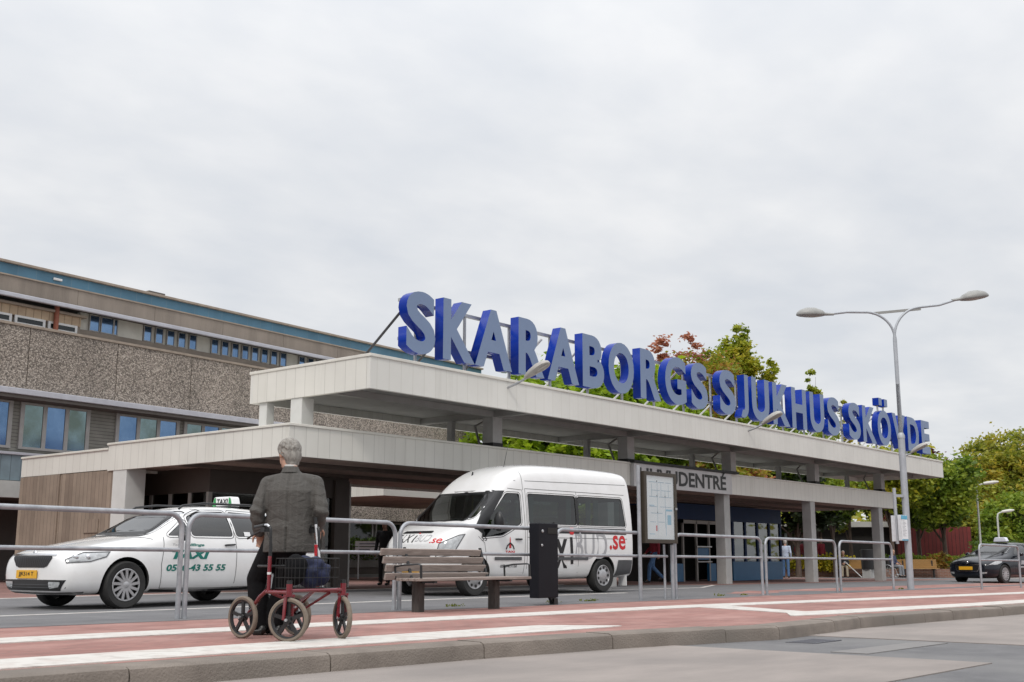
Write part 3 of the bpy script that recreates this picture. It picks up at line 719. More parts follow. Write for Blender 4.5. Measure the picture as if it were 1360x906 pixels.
# blue glazed entrance pavilion
pav = thing('entrance_pavilion', 'blue framed glass entrance pavilion beneath the right half of the canopy', 'entrance', (33.4, 20.5, G(37, 20)))
blue_k = mat('blue_panel', (0.03, 0.14, 0.29), (0.025, 0.12, 0.26), rough=0.4, scale=3)
blue_d = mat('dark_blue_panel', (0.008, 0.032, 0.105), rough=0.5, scale=3, spec=.2)
blind_m = grid_mat('window_blinds', (0.30, 0.29, 0.22), (0.25, 0.245, 0.19), (0.12, 0.12, 0.09), 0.12, 4, 0.012, rough=.8, bump=.2, offset=0, noise=3, axis='XZY')
pv_glass = glass_mat('pavilion_glass', (0.42, 0.46, 0.45), base=0.05)
b = MB(); b.box(0, 8.3, -.03, 2.0, 2.12, 2.66); b.build('header', blue_d, pav)
for bx_ in ((4.35, 8.3, -.01, .08, 0, .68), (0, .9, -.01, .08, 0, .62), (2.6, 3.1, -.01, .08, 0, .62)): b = MB(); b.box(*bx_); b.build('kick_panel', blue_k, pav)
b = MB(); b.box(8.2, 8.3, .08, 2.0, 0, 2.12); b.build('side_wall', blue_k, pav)
for x in (4.35, 5.3, 6.27, 7.24, 8.18): b = MB(); b.box(x, x + .12, -.02, .08, .68, 2.12); b.build('mullion', blue_d, pav)
b = MB(); b.box(4.4, 8.25, .02, .03, .68, 2.12); b.box(8.24, 8.25, .1, 1.9, .2, 2.1); b.build('glazing', pv_glass, pav)
b = MB(); b.box(4.45, 8.2, .35, .37, 1.45, 2.12); b.build('blinds', blind_m, pav)
b = MB(); b.box(4.45, 8.2, .35, .37, .1, 1.44); b.build('window_film', mat('pale_film', (.20, .215, .225), (.12, .13, .14), rough=.7, scale=1.5), pav)
dr = MB()
for x in (0.85, 1.75, 2.62, 3.5): dr.box(x, x + .07, -.02, .05, 0, 2.1)
dr.box(.85, 3.5, -.02, .05, 1.98, 2.1)
door = dr.build('door_frame', grey_al, pav)
b = MB(); b.box(1.82, 2.62, 0, .02, .75, 1.15); b.build('door_panel', blue_k, door)
b = MB(); b.box(1.7, 2.72, -.08, -.04, 1.17, 1.22); b.box(1.7, 2.72, -.08, -.04, .66, .70); b.build('handrail', mat('steel', (.5, .5, .5), rough=.35, metal=.8), door, bevel=.006)
b = MB(); b.box(0, 8.2, 1.9, 2.0, 0, 2.12); b.box(-.1, 0, 0, 2, 0, 2.6); b.build('back_wall', black_void, pav)

# HUVUDENTRÉ fascia sign
sg = thing('entrance_sign', 'pale grey HUVUDENTRÉ board with black lettering on the lower roof edge', 'sign', (25.64, 16.84, 2.58))
b = MB(); b.box(0, 5.37, -.06, .05, 0.0, .62); b.build('board', mat('sign_board_grey', (0.52, 0.51, 0.51), rough=.5, scale=2), sg, bevel=.004)
b = MB(); b.box(-.05, 5.75, -.12, .06, .625, .69); b.build('cap_strip', foot_m, sg)
b = MB(); text_at(b, 'HUVUDENTRÉ', (.25, -.062, .10), (1, 0, 0), (0, 0, 1), h=.52, wdt=4.75, offset=.028, lift=.004); b.build('lettering', mat('sign_black', (.008, .008, .008), rough=.5), sg)

# wooden hoarding seen to the right of the minibus
hoard = thing('wooden_screen', 'beige plywood screen with pale top rail behind the minibus', 'screen', (34.36, 22.75, G(34, 23)), R(-8))
b = MB(); b.box(0, 1.9, 0, .08, .35, 2.42); b.build('plywood', grid_mat('plywood', (0.42, 0.31, 0.21), (0.38, 0.28, 0.19), (0.25, .18, .12), 1.2, 5, .012, offset=0, noise=2, axis='XZY'), hoard)
b = MB(); b.box(-.05, 1.95, -.04, .12, 2.42, 2.52); b.build('top_rail', white_frame, hoard)
b = MB(); b.box(-.02, 1.92, -.06, .1, .0, .35); b.build('kick_board', MATS['planter_concrete'], hoard)

# ------------------------------------------------------------------ roof letters
SIGN_Y = 16.1
letter_face = mat('letter_face_slate_blue', (0.165, 0.225, 0.35), (0.158, 0.216, 0.338), rough=0.45, scale=2)
letter_side = mat('letter_side_royal_blue', (0.002, 0.029, 0.29), (0.002, 0.025, 0.25), rough=0.22, scale=2, spec=.16)
steel_m = mat('galvanised_steel', (0.44, 0.45, 0.46), (0.33, 0.34, 0.35), rough=0.45, scale=14, metal=0.55, lo=.3, hi=.7)
dark_steel = mat('dark_steel', (0.06, 0.06, 0.065), rough=0.5, metal=.4)
rs = thing('roof_letters', 'large blue SKARABORGS SJUKHUS SKÖVDE letters standing on the upper canopy roof', 'sign', (0, 0, 0))
def glyph_mesh(ch, wdt, z0, z1, depth=.24):
    off = {'S': .033, 'G': .033, 'O': .033}.get(ch, .037)
    cu = bpy.data.curves.new('g', 'FONT'); cu.body = ch; cu.offset = off; cu.resolution_u = 6; cu.extrude = .5
    o = bpy.data.objects.new('g', cu); col.objects.link(o)
    me = evaluated(o); bpy.data.objects.remove(o); bpy.data.curves.remove(cu)
    co = np.empty(len(me.vertices) * 3, 'f'); me.vertices.foreach_get('co', co); co = co.reshape(-1, 3)
    a = co.min(0); bb = co.max(0)
    n = np.empty_like(co)
    n[:, 0] = (co[:, 0] - a[0]) / (bb[0] - a[0]) * wdt
    n[:, 2] = (co[:, 1] - a[1]) / (bb[1] - a[1]) * (z1 - z0) + z0
    n[:, 1] = (.5 - co[:, 2]) * depth
    me.vertices.foreach_set('co', n.ravel()); me.update()
    me.materials.clear(); me.materials.append(letter_side); me.materials.append(letter_face)
    for p in me.polygons:
        p.material_index = 1 if (p.normal.y < -.9) else 0
    return me
LET = [('S', 16.26, .87), ('K', 17.37, 1.02), ('A', 18.40, 1.27), ('R', 19.91, .96), ('A', 21.0, 1.25), ('B', 22.41, .92), ('O', 23.53, 1.16), ('R', 25.0, 1.0), ('G', 26.23, 1.10), ('S', 27.6, .92),
       ('S', 29.22, .95), ('J', 30.30, .68), ('U', 31.20, 1.14), ('K', 32.59, 1.16), ('H', 33.92, 1.08), ('U', 35.28, 1.1), ('S', 36.65, 1.0),
       ('S', 38.42, 1.02), ('K', 39.66, 1.22), ('O', 41.05, 1.28), ('V', 42.50, 1.34), ('D', 44.05, 1.2), ('E', 45.57, .92)]
LZ, LT = 4.83, 6.15
for ch, x, wd in LET:
    if ch == 'J':
        # hooked J without descender
        b = MB(); st = .24
        pts = [(wd - st, LT), (wd, LT)] + [(wd - .34 + .34 * math.cos(t), LZ + .34 + .34 * -math.sin(t)) for t in np.linspace(0, R(115), 10)]
        inn = [(wd - .34 + (.34 - st) * math.cos(t), LZ + .34 - (.34 - st) * math.sin(t)) for t in np.linspace(R(115), 0, 10)]
        pts += inn
        b.prism(pts, (0, 0, 0), (1, 0, 0), (0, 0, 1), (0, .24, 0)); me = b.mesh('letter')
        me.materials.append(letter_side); me.materials.append(letter_face)
        for p in me.polygons: p.material_index = 1 if p.normal.y < -.9 else 0
        o = bpy.data.objects.new('letter', me); col.objects.link(o); o.parent = rs
    else:
        me = glyph_mesh(ch, wd, LZ, LT); o = bpy.data.objects.new('letter', me); col.objects.link(o); o.parent = rs
    o.location = (x, SIGN_Y, 0)
    if x > 41 and ch == 'O':
        for dxx in (.22, .76):
            b = MB(); b.box(dxx, dxx + .3, 0, .24, LT + .16, LT + .44); d = b.mesh('umlaut_dot'); d.materials.append(letter_side); d.materials.append(letter_face)
            for p in d.polygons: p.material_index = 1 if p.normal.y < -.9 else 0
            q = bpy.data.objects.new('umlaut_dot', d); col.objects.link(q); q.parent = o
            b = MB(); b.tube([(dxx + .1, .12, LT - .05), (dxx + .1, .12, LT + .17)], .015, 6); b.tube([(dxx + .2, .12, LT - .05), (dxx + .2, .12, LT + .17)], .015, 6); b.build('dot_rod', steel_m, o)
# steel frame that carries them
for z in (5.16, 5.98): b = MB(); b.bar((16.4, SIGN_Y + .36, z), (46.4, SIGN_Y + .36, z), .07, .07); b.build('rail', steel_m, rs)
x = 16.6; i = 0
while x < 46.4:
    b = MB(); b.tube([(x + .3, SIGN_Y + .36, UZ1), (x + .3, SIGN_Y + .36, 6.0)], .035, 8); b.build('upright', steel_m, rs, smooth=40)
    x += 1.55; i += 1
x = 16.5; i = 0
while x < 46:
    b = MB(); b.tube([(x, SIGN_Y + 1.95, UZ1 - .02), (x + .02, SIGN_Y + .30, 5.85)], .028, 8)
    b.build('brace', dark_steel if i < 3 else mat('white_steel', (.6, .6, .6), rough=.5), rs, smooth=40)
    x += 1.55; i += 1

# floodlights on the upper fascia
lamp_grey = mat('lamp_housing_grey', (0.42, 0.40, 0.37), (.36, .345, .32), rough=.5, scale=6)
lamp_lens = mat('lamp_lens', (0.42, .40, .36), rough=.25, scale=10)
def floodlight(x, label):
    t = thing('floodlight', label, 'lamp', (x, UY0 - .0, 4.38), 0, 'floodlights on the upper canopy edge'); t.scale = (.82, .82, .86)
    b = MB(); b.tube([(0, .02, 0), (0.05, -.25, .08), (.12, -.62, .24)], .032, 10); b.build('arm', steel_m, t, smooth=40)
    b = MB(); d = Vector((.12, -.86, .42)).normalized(); o = Vector((.10, -.52, .20)); s_ = d.cross(Vector((0, 0, 1))).normalized(); u_ = s_.cross(d)
    rings = []
    for k, (l, wv, hv) in enumerate(((0, .05, .05), (.08, .10, .10), (.25, .16, .14), (.50, .21, .16), (.70, .20, .13), (.80, .11, .07), (.82, .03, .02))):
        rings.append([o + d * l + s_ * wv * math.cos(a) + u_ * (hv * math.sin(a) * (1 if math.sin(a) > 0 else .35)) for a in np.linspace(0, 2 * PI, 14, endpoint=False)])
    b.rings(rings); h = b.build('housing', lamp_grey, t, smooth=50)
    b = MB(); b.ellip(o + d * .58 - u_ * .045, (.14, .25, .03), Matrix((s_, d, u_)).transposed(), 14, 6); b.build('lens', lamp_lens, h, smooth=60)
floodlight(19.15, 'grey floodlight on canopy edge below the letters A and R, nearest of three')
floodlight(30.3, 'grey floodlight on canopy edge below the letters J and U, middle of three')
floodlight(42.2, 'grey floodlight on canopy edge below the letter D, beside the lamp post')
# ------------------------------------------------------------------ vehicles
white_car = mat('white_car_paint', (0.80, 0.80, 0.80), (0.74, 0.735, 0.725), rough=0.26, scale=2.5, coat=0.9, spec=.5)
black_car = mat('black_car_paint', (0.008, 0.010, 0.016), rough=0.18, scale=1, coat=.25, spec=.35)
cabin_m = mat('cabin_lining', (0.045, 0.043, 0.042), rough=0.85, scale=10)
rubber = mat('tyre_rubber', (0.016, 0.016, 0.016), (0.024, 0.023, 0.022), rough=0.8, scale=12)
trim_black = mat('black_trim', (0.014, 0.014, 0.015), rough=0.38, scale=6)
trim_grey = mat('grey_bumper_plastic', (0.085, 0.087, 0.092), (.07, .072, .076), rough=0.6, scale=6)
seam_m = mat('door_seam', (0.10, 0.10, 0.10), rough=0.7)
alloy = mat('wheel_alloy', (0.50, 0.50, 0.51), (.42, .42, .43), rough=0.35, metal=.7, scale=5)
chrome = mat('chrome', (.75, .75, .76), rough=.12, metal=1.0)
lamp_clear = mat('headlamp_lens', (0.50, 0.52, 0.53), (0.30, 0.31, 0.32), rough=0.08, scale=14, coat=1.0)
plate_y = mat('yellow_plate', (0.80, 0.42, 0.02), rough=.45, scale=3)
ink_black = mat('lettering_black', (.010, .010, .011), rough=.4)
ink_green = mat('lettering_green', (.0, .17, .135), rough=.4)
ink_red = mat('lettering_red', (.62, .015, .02), rough=.4)
ink_grey = mat('lettering_grey', (.40, .40, .415), rough=.4)
car_glass = glass_mat('car_glass', (0.20, 0.25, 0.25), base=0.03)
car_glass_dark = glass_mat('tinted_car_glass', (0.07, 0.085, 0.09), base=0.03)
screen_glass = glass_mat('windscreen_glass', (0.55, 0.62, 0.60), base=0.10)
taxi_screen = glass_mat('sky_mirroring_windscreen', (0.5, 0.57, 0.56), base=0.5)  # extra mirror share brightens the screen with reflected sky
seat_m = mat('seat_fabric', (.05, .052, .058), rough=.9, scale=20)
skin_m = mat('skin', (0.46, 0.27, 0.19), (0.40, 0.22, 0.155), rough=0.55, scale=9)

def loft_body(st, n_sub=3):
    """stations -> (x, [(y, z) x 8]) -> smooth closed half-mirrored body"""
    vs = []; fs = []
    for s in st:
        x, zb, ws, wm, wsh, zsh, wr, zre, zr = s[:9]
        zm = s[9] if len(s) > 9 else zb + (zsh - zb) * .55
        half = [(ws * .80, zb), (ws, zb + .06), (wm, zm), (wsh, zsh), (wr, zre)] + ([(wr * s[10], zre + (zr - zre) * s[11]), (wr * s[10] * .55, zr)] if len(s) > 11 else [(wr * .55, zr)])
        ring = [(0, zb)] + half + [(0, zr + .008)] + [(-y, z) for y, z in reversed(half)]
        vs += [(x, y, z) for y, z in ring]
    h_ = len(half); n = 2 * h_ + 2; k = len(st)
    for i in range(k - 1):
        for j in range(n): fs.append((i * n + j, i * n + (j + 1) % n, (i + 1) * n + (j + 1) % n, (i + 1) * n + j))
    for b, rev in ((0, False), ((k - 1) * n, True)):
        for j in range(0, h_):   # quads across
            q = (b + j, b + j + 1, b + (n - j - 1) % n, b + (n - j) % n) if j else (b, b + 1, b + n - 1)
            fs.append(tuple(reversed(q)) if rev else q)
        q = (b + h_, b + h_ + 1, b + h_ + 2); fs.append(tuple(reversed(q)) if rev else q)
    mb = MB(); mb.add(vs, fs)
    o = link('tmp_body', mb.mesh('tmp_body'), [])
    m = o.modifiers.new('s', 'SUBSURF'); m.levels = n_sub; m.render_levels = n_sub
    me = evaluated(o); bpy.data.objects.remove(o)
    return me
def cut_body(me, cutter, paint, thick=.045):
    o = link('body', me, [paint, cabin_m])
    c = link('tmp_cut', cutter.mesh('tmp_cut'), [cabin_m])
    s = o.modifiers.new('s', 'SOLIDIFY'); s.thickness = thick; s.offset = -1; s.material_offset = 1; s.material_offset_rim = 1
    b = o.modifiers.new('b', 'BOOLEAN'); b.operation = 'DIFFERENCE'; b.object = c; b.solver = 'EXACT'; b.use_self = True
    m2 = evaluated(o)
    bpy.data.objects.remove(o); bpy.data.objects.remove(c)
    return m2
class Skin:
    """projects flat outlines onto a body surface"""
    def __init__(s, me):
        bm = bmesh.new(); bm.from_mesh(me); bmesh.ops.triangulate(bm, faces=bm.faces[:]); s.b = BVHTree.FromBMesh(bm); bm.free()
    def pt(s, o, U, V, d, u, v, lift): return drop(s.b, Vector(o) + Vector(U) * u + Vector(V) * v, d, lift)
    def ring(s, mb, poly, inset, fr, lift, sub=6, lift_in=None):
        o, U, V, d = fr; P = densify(poly, sub); Q = offset_poly(P, -inset); n = len(P)
        vs = [s.pt(o, U, V, d, u, v, lift) for u, v in P] + [s.pt(o, U, V, d, u, v, lift if lift_in is None else lift_in) for u, v in Q]
        mb.add(vs, [(i, (i + 1) % n, n + (i + 1) % n, n + i) for i in range(n)])
    def fill(s, mb, poly, fr, lift, nx=12, ny=6):
        """fills a convex-ish outline by rows"""
        o, U, V, d = fr; y0 = min(p[1] for p in poly); y1 = max(p[1] for p in poly)
        rows = []
        for j in range(ny + 1):
            y = y0 + (y1 - y0) * (j / ny); y = min(max(y, y0 + 1e-4), y1 - 1e-4)
            xs = []
            for (xa, ya), (xb, yb) in zip(poly, poly[1:] + poly[:1]):
                if (ya - y) * (yb - y) <= 0 and ya != yb: xs.append(xa + (xb - xa) * (y - ya) / (yb - ya))
            a, b = min(xs), max(xs)
            rows.append([s.pt(o, U, V, d, a + (b - a) * i / nx, y, lift) for i in range(nx + 1)])
        vs = [p for r in rows for p in r]; k = nx + 1
        mb.add(vs, [(j * k + i, j * k + i + 1, (j + 1) * k + i + 1, (j + 1) * k + i) for j in range(ny) for i in range(nx)])
    def line(s, mb, pts, wd, fr, lift, sub=8):
        o, U, V, d = fr; P = []
        for (a, b), (c, e) in zip(pts, pts[1:]):
            for i in range(sub): P.append((a + (c - a) * i / sub, b + (e - b) * i / sub))
        P.append(pts[-1]); vs = []
        for i, (u, v) in enumerate(P):
            a = P[max(0, i - 1)]; b = P[min(len(P) - 1, i + 1)]; L = math.hypot(b[0] - a[0], b[1] - a[1]) or 1
            nx, ny = -(b[1] - a[1]) / L * wd / 2, (b[0] - a[0]) / L * wd / 2
            vs += [s.pt(o, U, V, d, u + nx, v + ny, lift), s.pt(o, U, V, d, u - nx, v - ny, lift)]
        mb.add(vs, [(2 * i, 2 * i + 1, 2 * i + 3, 2 * i + 2) for i in range(len(P) - 1)])
def densify(poly, k):
    out = []
    for (a, b), (c, d) in zip(poly, poly[1:] + poly[:1]):
        for i in range(k): out.append((a + (c - a) * i / k, b + (d - b) * i / k))
    return out
def offset_poly(P, d):
    n = len(P); A = sum(P[i][0] * P[(i + 1) % n][1] - P[(i + 1) % n][0] * P[i][1] for i in range(n))
    sg = 1 if A > 0 else -1; out = []
    for i in range(n):
        a = P[i - 1]; b = P[i]; c = P[(i + 1) % n]
        e1 = Vector((b[0] - a[0], b[1] - a[1])).normalized(); e2 = Vector((c[0] - b[0], c[1] - b[1])).normalized()
        n1 = Vector((e1.y, -e1.x)) * sg; n2 = Vector((e2.y, -e2.x)) * sg; m = (n1 + n2)
        m = m.normalized() / max(.5, m.normalized().dot(n1)) if m.length > 1e-6 else n1
        out.append((b[0] + m.x * d, b[1] + m.y * d))
    return out
def rounded(poly, r, k=4):
    out = []; n = len(poly)
    for i in range(n):
        p = Vector(poly[i]); a = (Vector(poly[i - 1]) - p); b = (Vector(poly[(i + 1) % n]) - p)
        rr = min(r, a.length * .45, b.length * .45); a = p + a.normalized() * rr; b = p + b.normalized() * rr
        for j in range(k + 1):
            t = j / k; q = a * (1 - t) ** 2 + p * 2 * t * (1 - t) + b * t * t; out.append((q.x, q.y))
    return out
SIDE = ((0, 0, 0), (1, 0, 0), (0, 0, 1), (0, 1, 0))       # near flank (y < 0), seen along +y
FAR = ((0, 0, 0), (1, 0, 0), (0, 0, 1), (0, -1, 0))
FRONT = ((0, 0, 0), (0, -1, 0), (0, 0, 1), (1, 0, 0))      # u runs to the viewer's right when facing the bonnet
def make_wheel(parent, x, y, side, r, wdt, rim_r, style, steer=0.0):
    """tyre is the part, its rim the sub-part; side -1 faces -y"""
    b = MB(); h = wdt / 2; ax = (0, 1, 0)
    prof = [(rim_r, -h * .86), (rim_r + .02, -h * .95), (r * .93, -h), (r * .985, -h * .80), (r, -h * .5), (r, h * .5), (r * .985, h * .80), (r * .93, h), (rim_r + .02, h * .95), (rim_r, h * .86)]
    b.lathe(prof, (0, 0, 0), ax, 40, closed=True)
    t = b.build('wheel', rubber, parent, smooth=40); t.location = (x, y, r); t.rotation_euler = (0, 0, steer)
    b = MB(); s = side
    f0 = s * h * .80
    b.lathe([(rim_r, s * h * .9), (rim_r * .95, s * h * .86), (rim_r * .93, f0 * .35), (.001, f0 * .3)], (0, 0, 0), ax, 40)
    d = b.build('rim_barrel', trim_black if style != 'cap' else alloy, t, smooth=40)
    b = MB()
    b.lathe([(rim_r * 1.0, s * h * .93), (rim_r * .97, s * h * .97), (rim_r * .91, s * h * .95), (rim_r * .89, s * h * .8)], (0, 0, 0), ax, 40)
    if style == 'spoke':
        for i in range(13):
            a = 2 * PI * i / 13; e = Vector((math.cos(a), 0, math.sin(a))); q = Vector((math.cos(a + .13), 0, math.sin(a + .13))); up = Vector((0, s, 0))
            b.bar(e * rim_r * .20 + up * h * .86, q * rim_r * .93 + up * h * .90, .034 * rim_r / .2, .02, up=(0, 1, 0))
            b.bar(e * rim_r * .55 + up * h * .85, Vector((math.cos(a + .2), 0, math.sin(a + .2))) * rim_r * .93 + up * h * .88, .022 * rim_r / .2, .016, up=(0, 1, 0))
        b.lathe([(.001, s * h * .98), (rim_r * .2, s * h * .97), (rim_r * .27, s * h * .86)], (0, 0, 0), ax, 24)
    else:
        b.lathe([(rim_r * .89, s * h * .8), (rim_r * .62, s * h * .78), (rim_r * .50, s * h * .95), (rim_r * .30, s * h * 1.0), (.001, s * h * 1.02)], (0, 0, 0), ax, 40)
    b.build('hub_cap', alloy, t, smooth=40)
    if style == 'cap':
        b = MB()
        for i in range(9):
            a = 2 * PI * i / 9; c = Vector((math.cos(a) * rim_r * .74, s * h * .815, math.sin(a) * rim_r * .74))
            b.lathe([(.001, 0), (.030, 0)], c + Vector((0, s * .006, 0)), ax, 10)
        b.build('hub_slots', trim_black, t)
    return t
def make_seat(parent, x, y, w=.46, h=.62, z=.42):
    b = MB(); b.box(x - .05, x + .42, y - w / 2, y + w / 2, z, z + .16)
    M = Matrix.Translation((x + .42, y, z + .12)) @ Matrix.Rotation(R(14), 4, 'Y'); b.box(0, .14, -w / 2, w / 2, 0, h, M); b.box(.02, .12, -.13, .13, h + .02, h + .2, M)
    b.build('seat', seat_m, parent, bevel=.03)

def build_vehicle(name, label, cat, loc, rz, st, paint, wins, front_win, wheels, wr, ww, rim, style, glass_side, seats, rear_win=None, front_depth=2.0, arch=None, thick=.045, steer=0.0, screen=None):
    t = thing(name, label, cat, loc, rz)
    full = loft_body(st); sk = Skin(full)
    L = st[-1][0]
    cut = MB()
    for x in wheels:
        for s in (-1, 1):
            b = [(math.cos(a) * (arch or wr + .055), math.sin(a) * (arch or wr + .055)) for a in np.linspace(0, 2 * PI, 40, endpoint=False)]
            y0 = s * .48; cut.prism(b, (x, y0, wr), (1, 0, 0), (0, 0, 1), (0, s * .9, 0))
    for p, kind, gm in wins:
        q = rounded(p, .06)
        if kind in ('both', 'near'): cut.prism(q, (0, -1.6, 0), (1, 0, 0), (0, 0, 1), (0, 1.15, 0))
        if kind in ('both', 'far'): cut.prism(q, (0, 1.6, 0), (1, 0, 0), (0, 0, 1), (0, -1.15, 0))
    fq = rounded(front_win, .08)
    cut.prism(fq, (-.3, 0, 0), (0, -1, 0), (0, 0, 1), (front_depth + .3, 0, 0))
    if rear_win: cut.prism(rounded(rear_win, .06), (L + .3, 0, 0), (0, -1, 0), (0, 0, 1), (-.9, 0, 0))
    me = cut_body(full, cut, paint, thick); me.name = 'body'
    body = link('body', me, [], t, smooth=32)
    # glazing and rubber frames
    for p, kind, gm in wins:
        q = rounded(p, .06)
        for fr, s in ((SIDE, -1), (FAR, 1)):
            if kind == 'both' or (kind == 'near' and s < 0) or (kind == 'far' and s > 0):
                b = MB(); sk.ring(b, offset_poly(q, .028), .045, fr, .004, 2, -.012); wf = b.build('window', trim_black, t, smooth=40)
                b = MB(); sk.fill(b, q, fr, -.010, 10, 6); b.build('pane', gm, wf, smooth=60)
    b = MB(); sk.ring(b, offset_poly(fq, .03), .055, FRONT, .004, 3, -.01); wf = b.build('windscreen', trim_black, t, smooth=40)
    b = MB(); sk.fill(b, fq, FRONT, -.008, 18, 8); b.build('pane', screen or screen_glass, wf, smooth=60)
    if rear_win:
        RB = ((0, 0, 0), (0, 1, 0), (0, 0, 1), (-1, 0, 0)); rq = rounded([(-u, v) for u, v in rear_win], .06)
        b = MB(); sk.ring(b, offset_poly(rq, .03), .055, RB, .004, 3, -.01); wf = b.build('rear_window', trim_black, t, smooth=40)
        b = MB(); sk.fill(b, rq, RB, -.008, 14, 6); b.build('pane', glass_side, wf, smooth=60)
    for i, x in enumerate(wheels):
        wm = [s for s in st if s[0] <= x + .2][-1][3]
        for s in (-1, 1): make_wheel(t, x, s * (wm - ww / 2 - .015), s, wr, ww, rim, style, steer if i == 0 else 0)
    # wheel wells and floor
    b = MB(); b.box(.55, L - .5, -.62, .62, st[4][1] + .03, st[4][1] + .10); b.build('floor_pan', trim_black, t)
    for sx, sy in seats: make_seat(t, sx, sy)
    return t, sk
def vehicle_text(sk, t, name, items, m, fr):
    b = MB()
    for body, u, v, h, wd, off, sh in items:
        o = Vector(fr[0]) + Vector(fr[1]) * u + Vector(fr[2]) * v
        text_at(b, body, o, fr[1], fr[2], h=h, wdt=wd, offset=off, shear=sh, bvh=sk.b, dirn=fr[3], lift=.004)
    return b.build(name, m, t)
def plate(t, sk, x, y0, z0, wd, h, txt, m=plate_y):
    b = MB(); b.box(x - .012, x, y0 - wd / 2, y0 + wd / 2, z0, z0 + h); p = b.build('number_plate', m, t, bevel=.003)
    if not txt: return p
    b = MB(); text_at(b, txt, (x - .0125, y0 + wd * .36, z0 + h * .2), (0, -1, 0), (0, 0, 1), h=h * .6, wdt=wd * .72, offset=.012, lift=.003); b.build('characters', ink_black, p)
    return p

# ---- white estate taxi
EST = [(0.02, .30, .42, .52, .50, .62, .42, .69, .70), (0.05, .22, .68, .76, .71, .66, .54, .735, .75), (0.18, .19, .79, .845, .79, .72, .60, .785, .805), (0.50, .185, .85, .895, .84, .80, .64, .85, .87),
       (0.95, .19, .865, .905, .87, .88, .67, .935, .955), (1.30, .19, .865, .905, .88, .925, .73, .985, 1.005), (1.48, .19, .865, .905, .885, .945, .72, 1.06, 1.075), (1.80, .19, .865, .905, .89, .955, .66, 1.26, 1.28),
       (2.15, .19, .865, .905, .89, .965, .59, 1.41, 1.44), (2.6, .19, .865, .905, .89, .975, .575, 1.45, 1.475), (3.3, .19, .865, .905, .885, .985, .565, 1.445, 1.47), (3.9, .20, .86, .90, .87, .99, .55, 1.40, 1.43),
       (4.25, .22, .84, .885, .85, 1.0, .53, 1.34, 1.365), (4.48, .26, .80, .86, .82, 1.0, .52, 1.17, 1.19), (4.62, .30, .72, .80, .77, .93, .54, 1.0, 1.02), (4.68, .38, .60, .70, .68, .82, .5, .90, .92)]
W1 = [(1.60, 1.005), (1.98, 1.005), (1.98, 1.245)]
W2 = [(2.03, 1.005), (2.79, 1.005), (2.79, 1.39), (2.27, 1.375), (2.03, 1.285)]
W3 = [(2.85, 1.005), (3.52, 1.015), (3.48, 1.365), (2.85, 1.39)]
W4 = [(3.60, 1.02), (4.10, 1.06), (3.98, 1.29), (3.57, 1.35)]
TX, TY, TA = 9.04, 14.28, R(2.6)
def local_to(x, y, a, lx, ly): return (x + math.cos(a) * lx - math.sin(a) * ly, y + math.sin(a) * lx + math.cos(a) * ly)
ox, oy = local_to(TX, TY, TA, -.92, .875)
taxi, sk = build_vehicle('taxi_car', 'white estate taxi with green lettering parked behind the railing', 'car', (ox, oy, G(TX, TY)), TA, EST, white_car,
    [(W1, 'both', car_glass), (W2, 'both', car_glass), (W3, 'both', car_glass_dark), (W4, 'both', car_glass_dark)],
    [(-.66, 1.025), (.66, 1.025), (.535, 1.385), (-.535, 1.385)], (.92, 3.60), .325, .205, .222, 'spoke', car_glass_dark,
    [(2.05, -.37), (2.05, .37), (3.05, -.37), (3.05, .37)], rear_win=[(-.56, 1.06), (.56, 1.06), (.48, 1.30), (-.48, 1.30)], front_depth=2.1, steer=0.0, screen=taxi_screen)
b = MB(); b.box(1.55, 1.85, -.66, .66, .86, .99); b.build('dashboard', trim_black, taxi, bevel=.04)
b = MB(); b.lathe([(.17, 0), (.185, .012), (.17, .024), (.158, .012)], (1.98, -.37, 1.0), (-1, 0, .55), 24, closed=True); b.build('steering_wheel', trim_black, taxi, smooth=40)
# nose
def panel(t, sk, name, poly, m, fr, lift=.005, nx=14, ny=6): b = MB(); sk.fill(b, poly, fr, lift, nx, ny); return b.build(name, m, t, smooth=60)
gr = panel(taxi, sk, 'grille', rounded([(-.36, .56), (.36, .56), (.50, .715), (-.50, .715)], .05), trim_black, FRONT, .006, 16, 6)
b = MB()
for i in range(19):
    u = -.36 + .04 * i; sk.line(b, [(u, .575), (u * 1.25, .70)], .010, FRONT, .014, 3)
b.build('grille_bars', mat('grille_bar', (.05, .05, .055), rough=.3), gr)
b = MB(); sk.line(b, [(-.52, .725), (0, .735), (.52, .725)], .022, FRONT, .012, 8); b.build('chrome_strip', chrome, gr, smooth=60)
b = MB(); b.ellip(drop(sk.b, (0, 0, .775), (1, 0, -.4), .0), (.02, .045, .04)); b.build('badge', chrome, taxi, smooth=60)
D45 = Vector((.72, .69, 0)); 
for s in (-1, 1):
    U = Vector((.69 * -s * -1, -.72 * 1, 0)) if s < 0 else Vector((-.69, -.72, 0))
    d = Vector((.75, .66 * -s, 0)).normalized(); U = Vector((-d.y, d.x, 0)) * -1
    fr = ((.35, s * .72, 0), U, (0, 0, 1), d)
    sg_ = 1 if s < 0 else -1
    q = [(-.20 * sg_, .665), (-.17 * sg_, .615), (.10 * sg_, .635), (.27 * sg_, .70), (.30 * sg_, .775), (.0 * sg_, .765)]
    hl = panel(taxi, sk, 'headlight', q, lamp_clear, fr, .006, 12, 6)
    b = MB(); sk.ring(b, q, .012, fr, .008, 4); b.build('headlight_rim', trim_grey, hl)
    b = MB()
    for cu, cr in ((-.08, .045), (.06, .042)):
        c = sk.pt(*fr, cu * sg_, .695, .006); b.lathe([(cr, .0), (cr * .8, .008), (.001, .012)], c, -d, 20)
    b.build('bulb_reflector', chrome, hl, smooth=60)
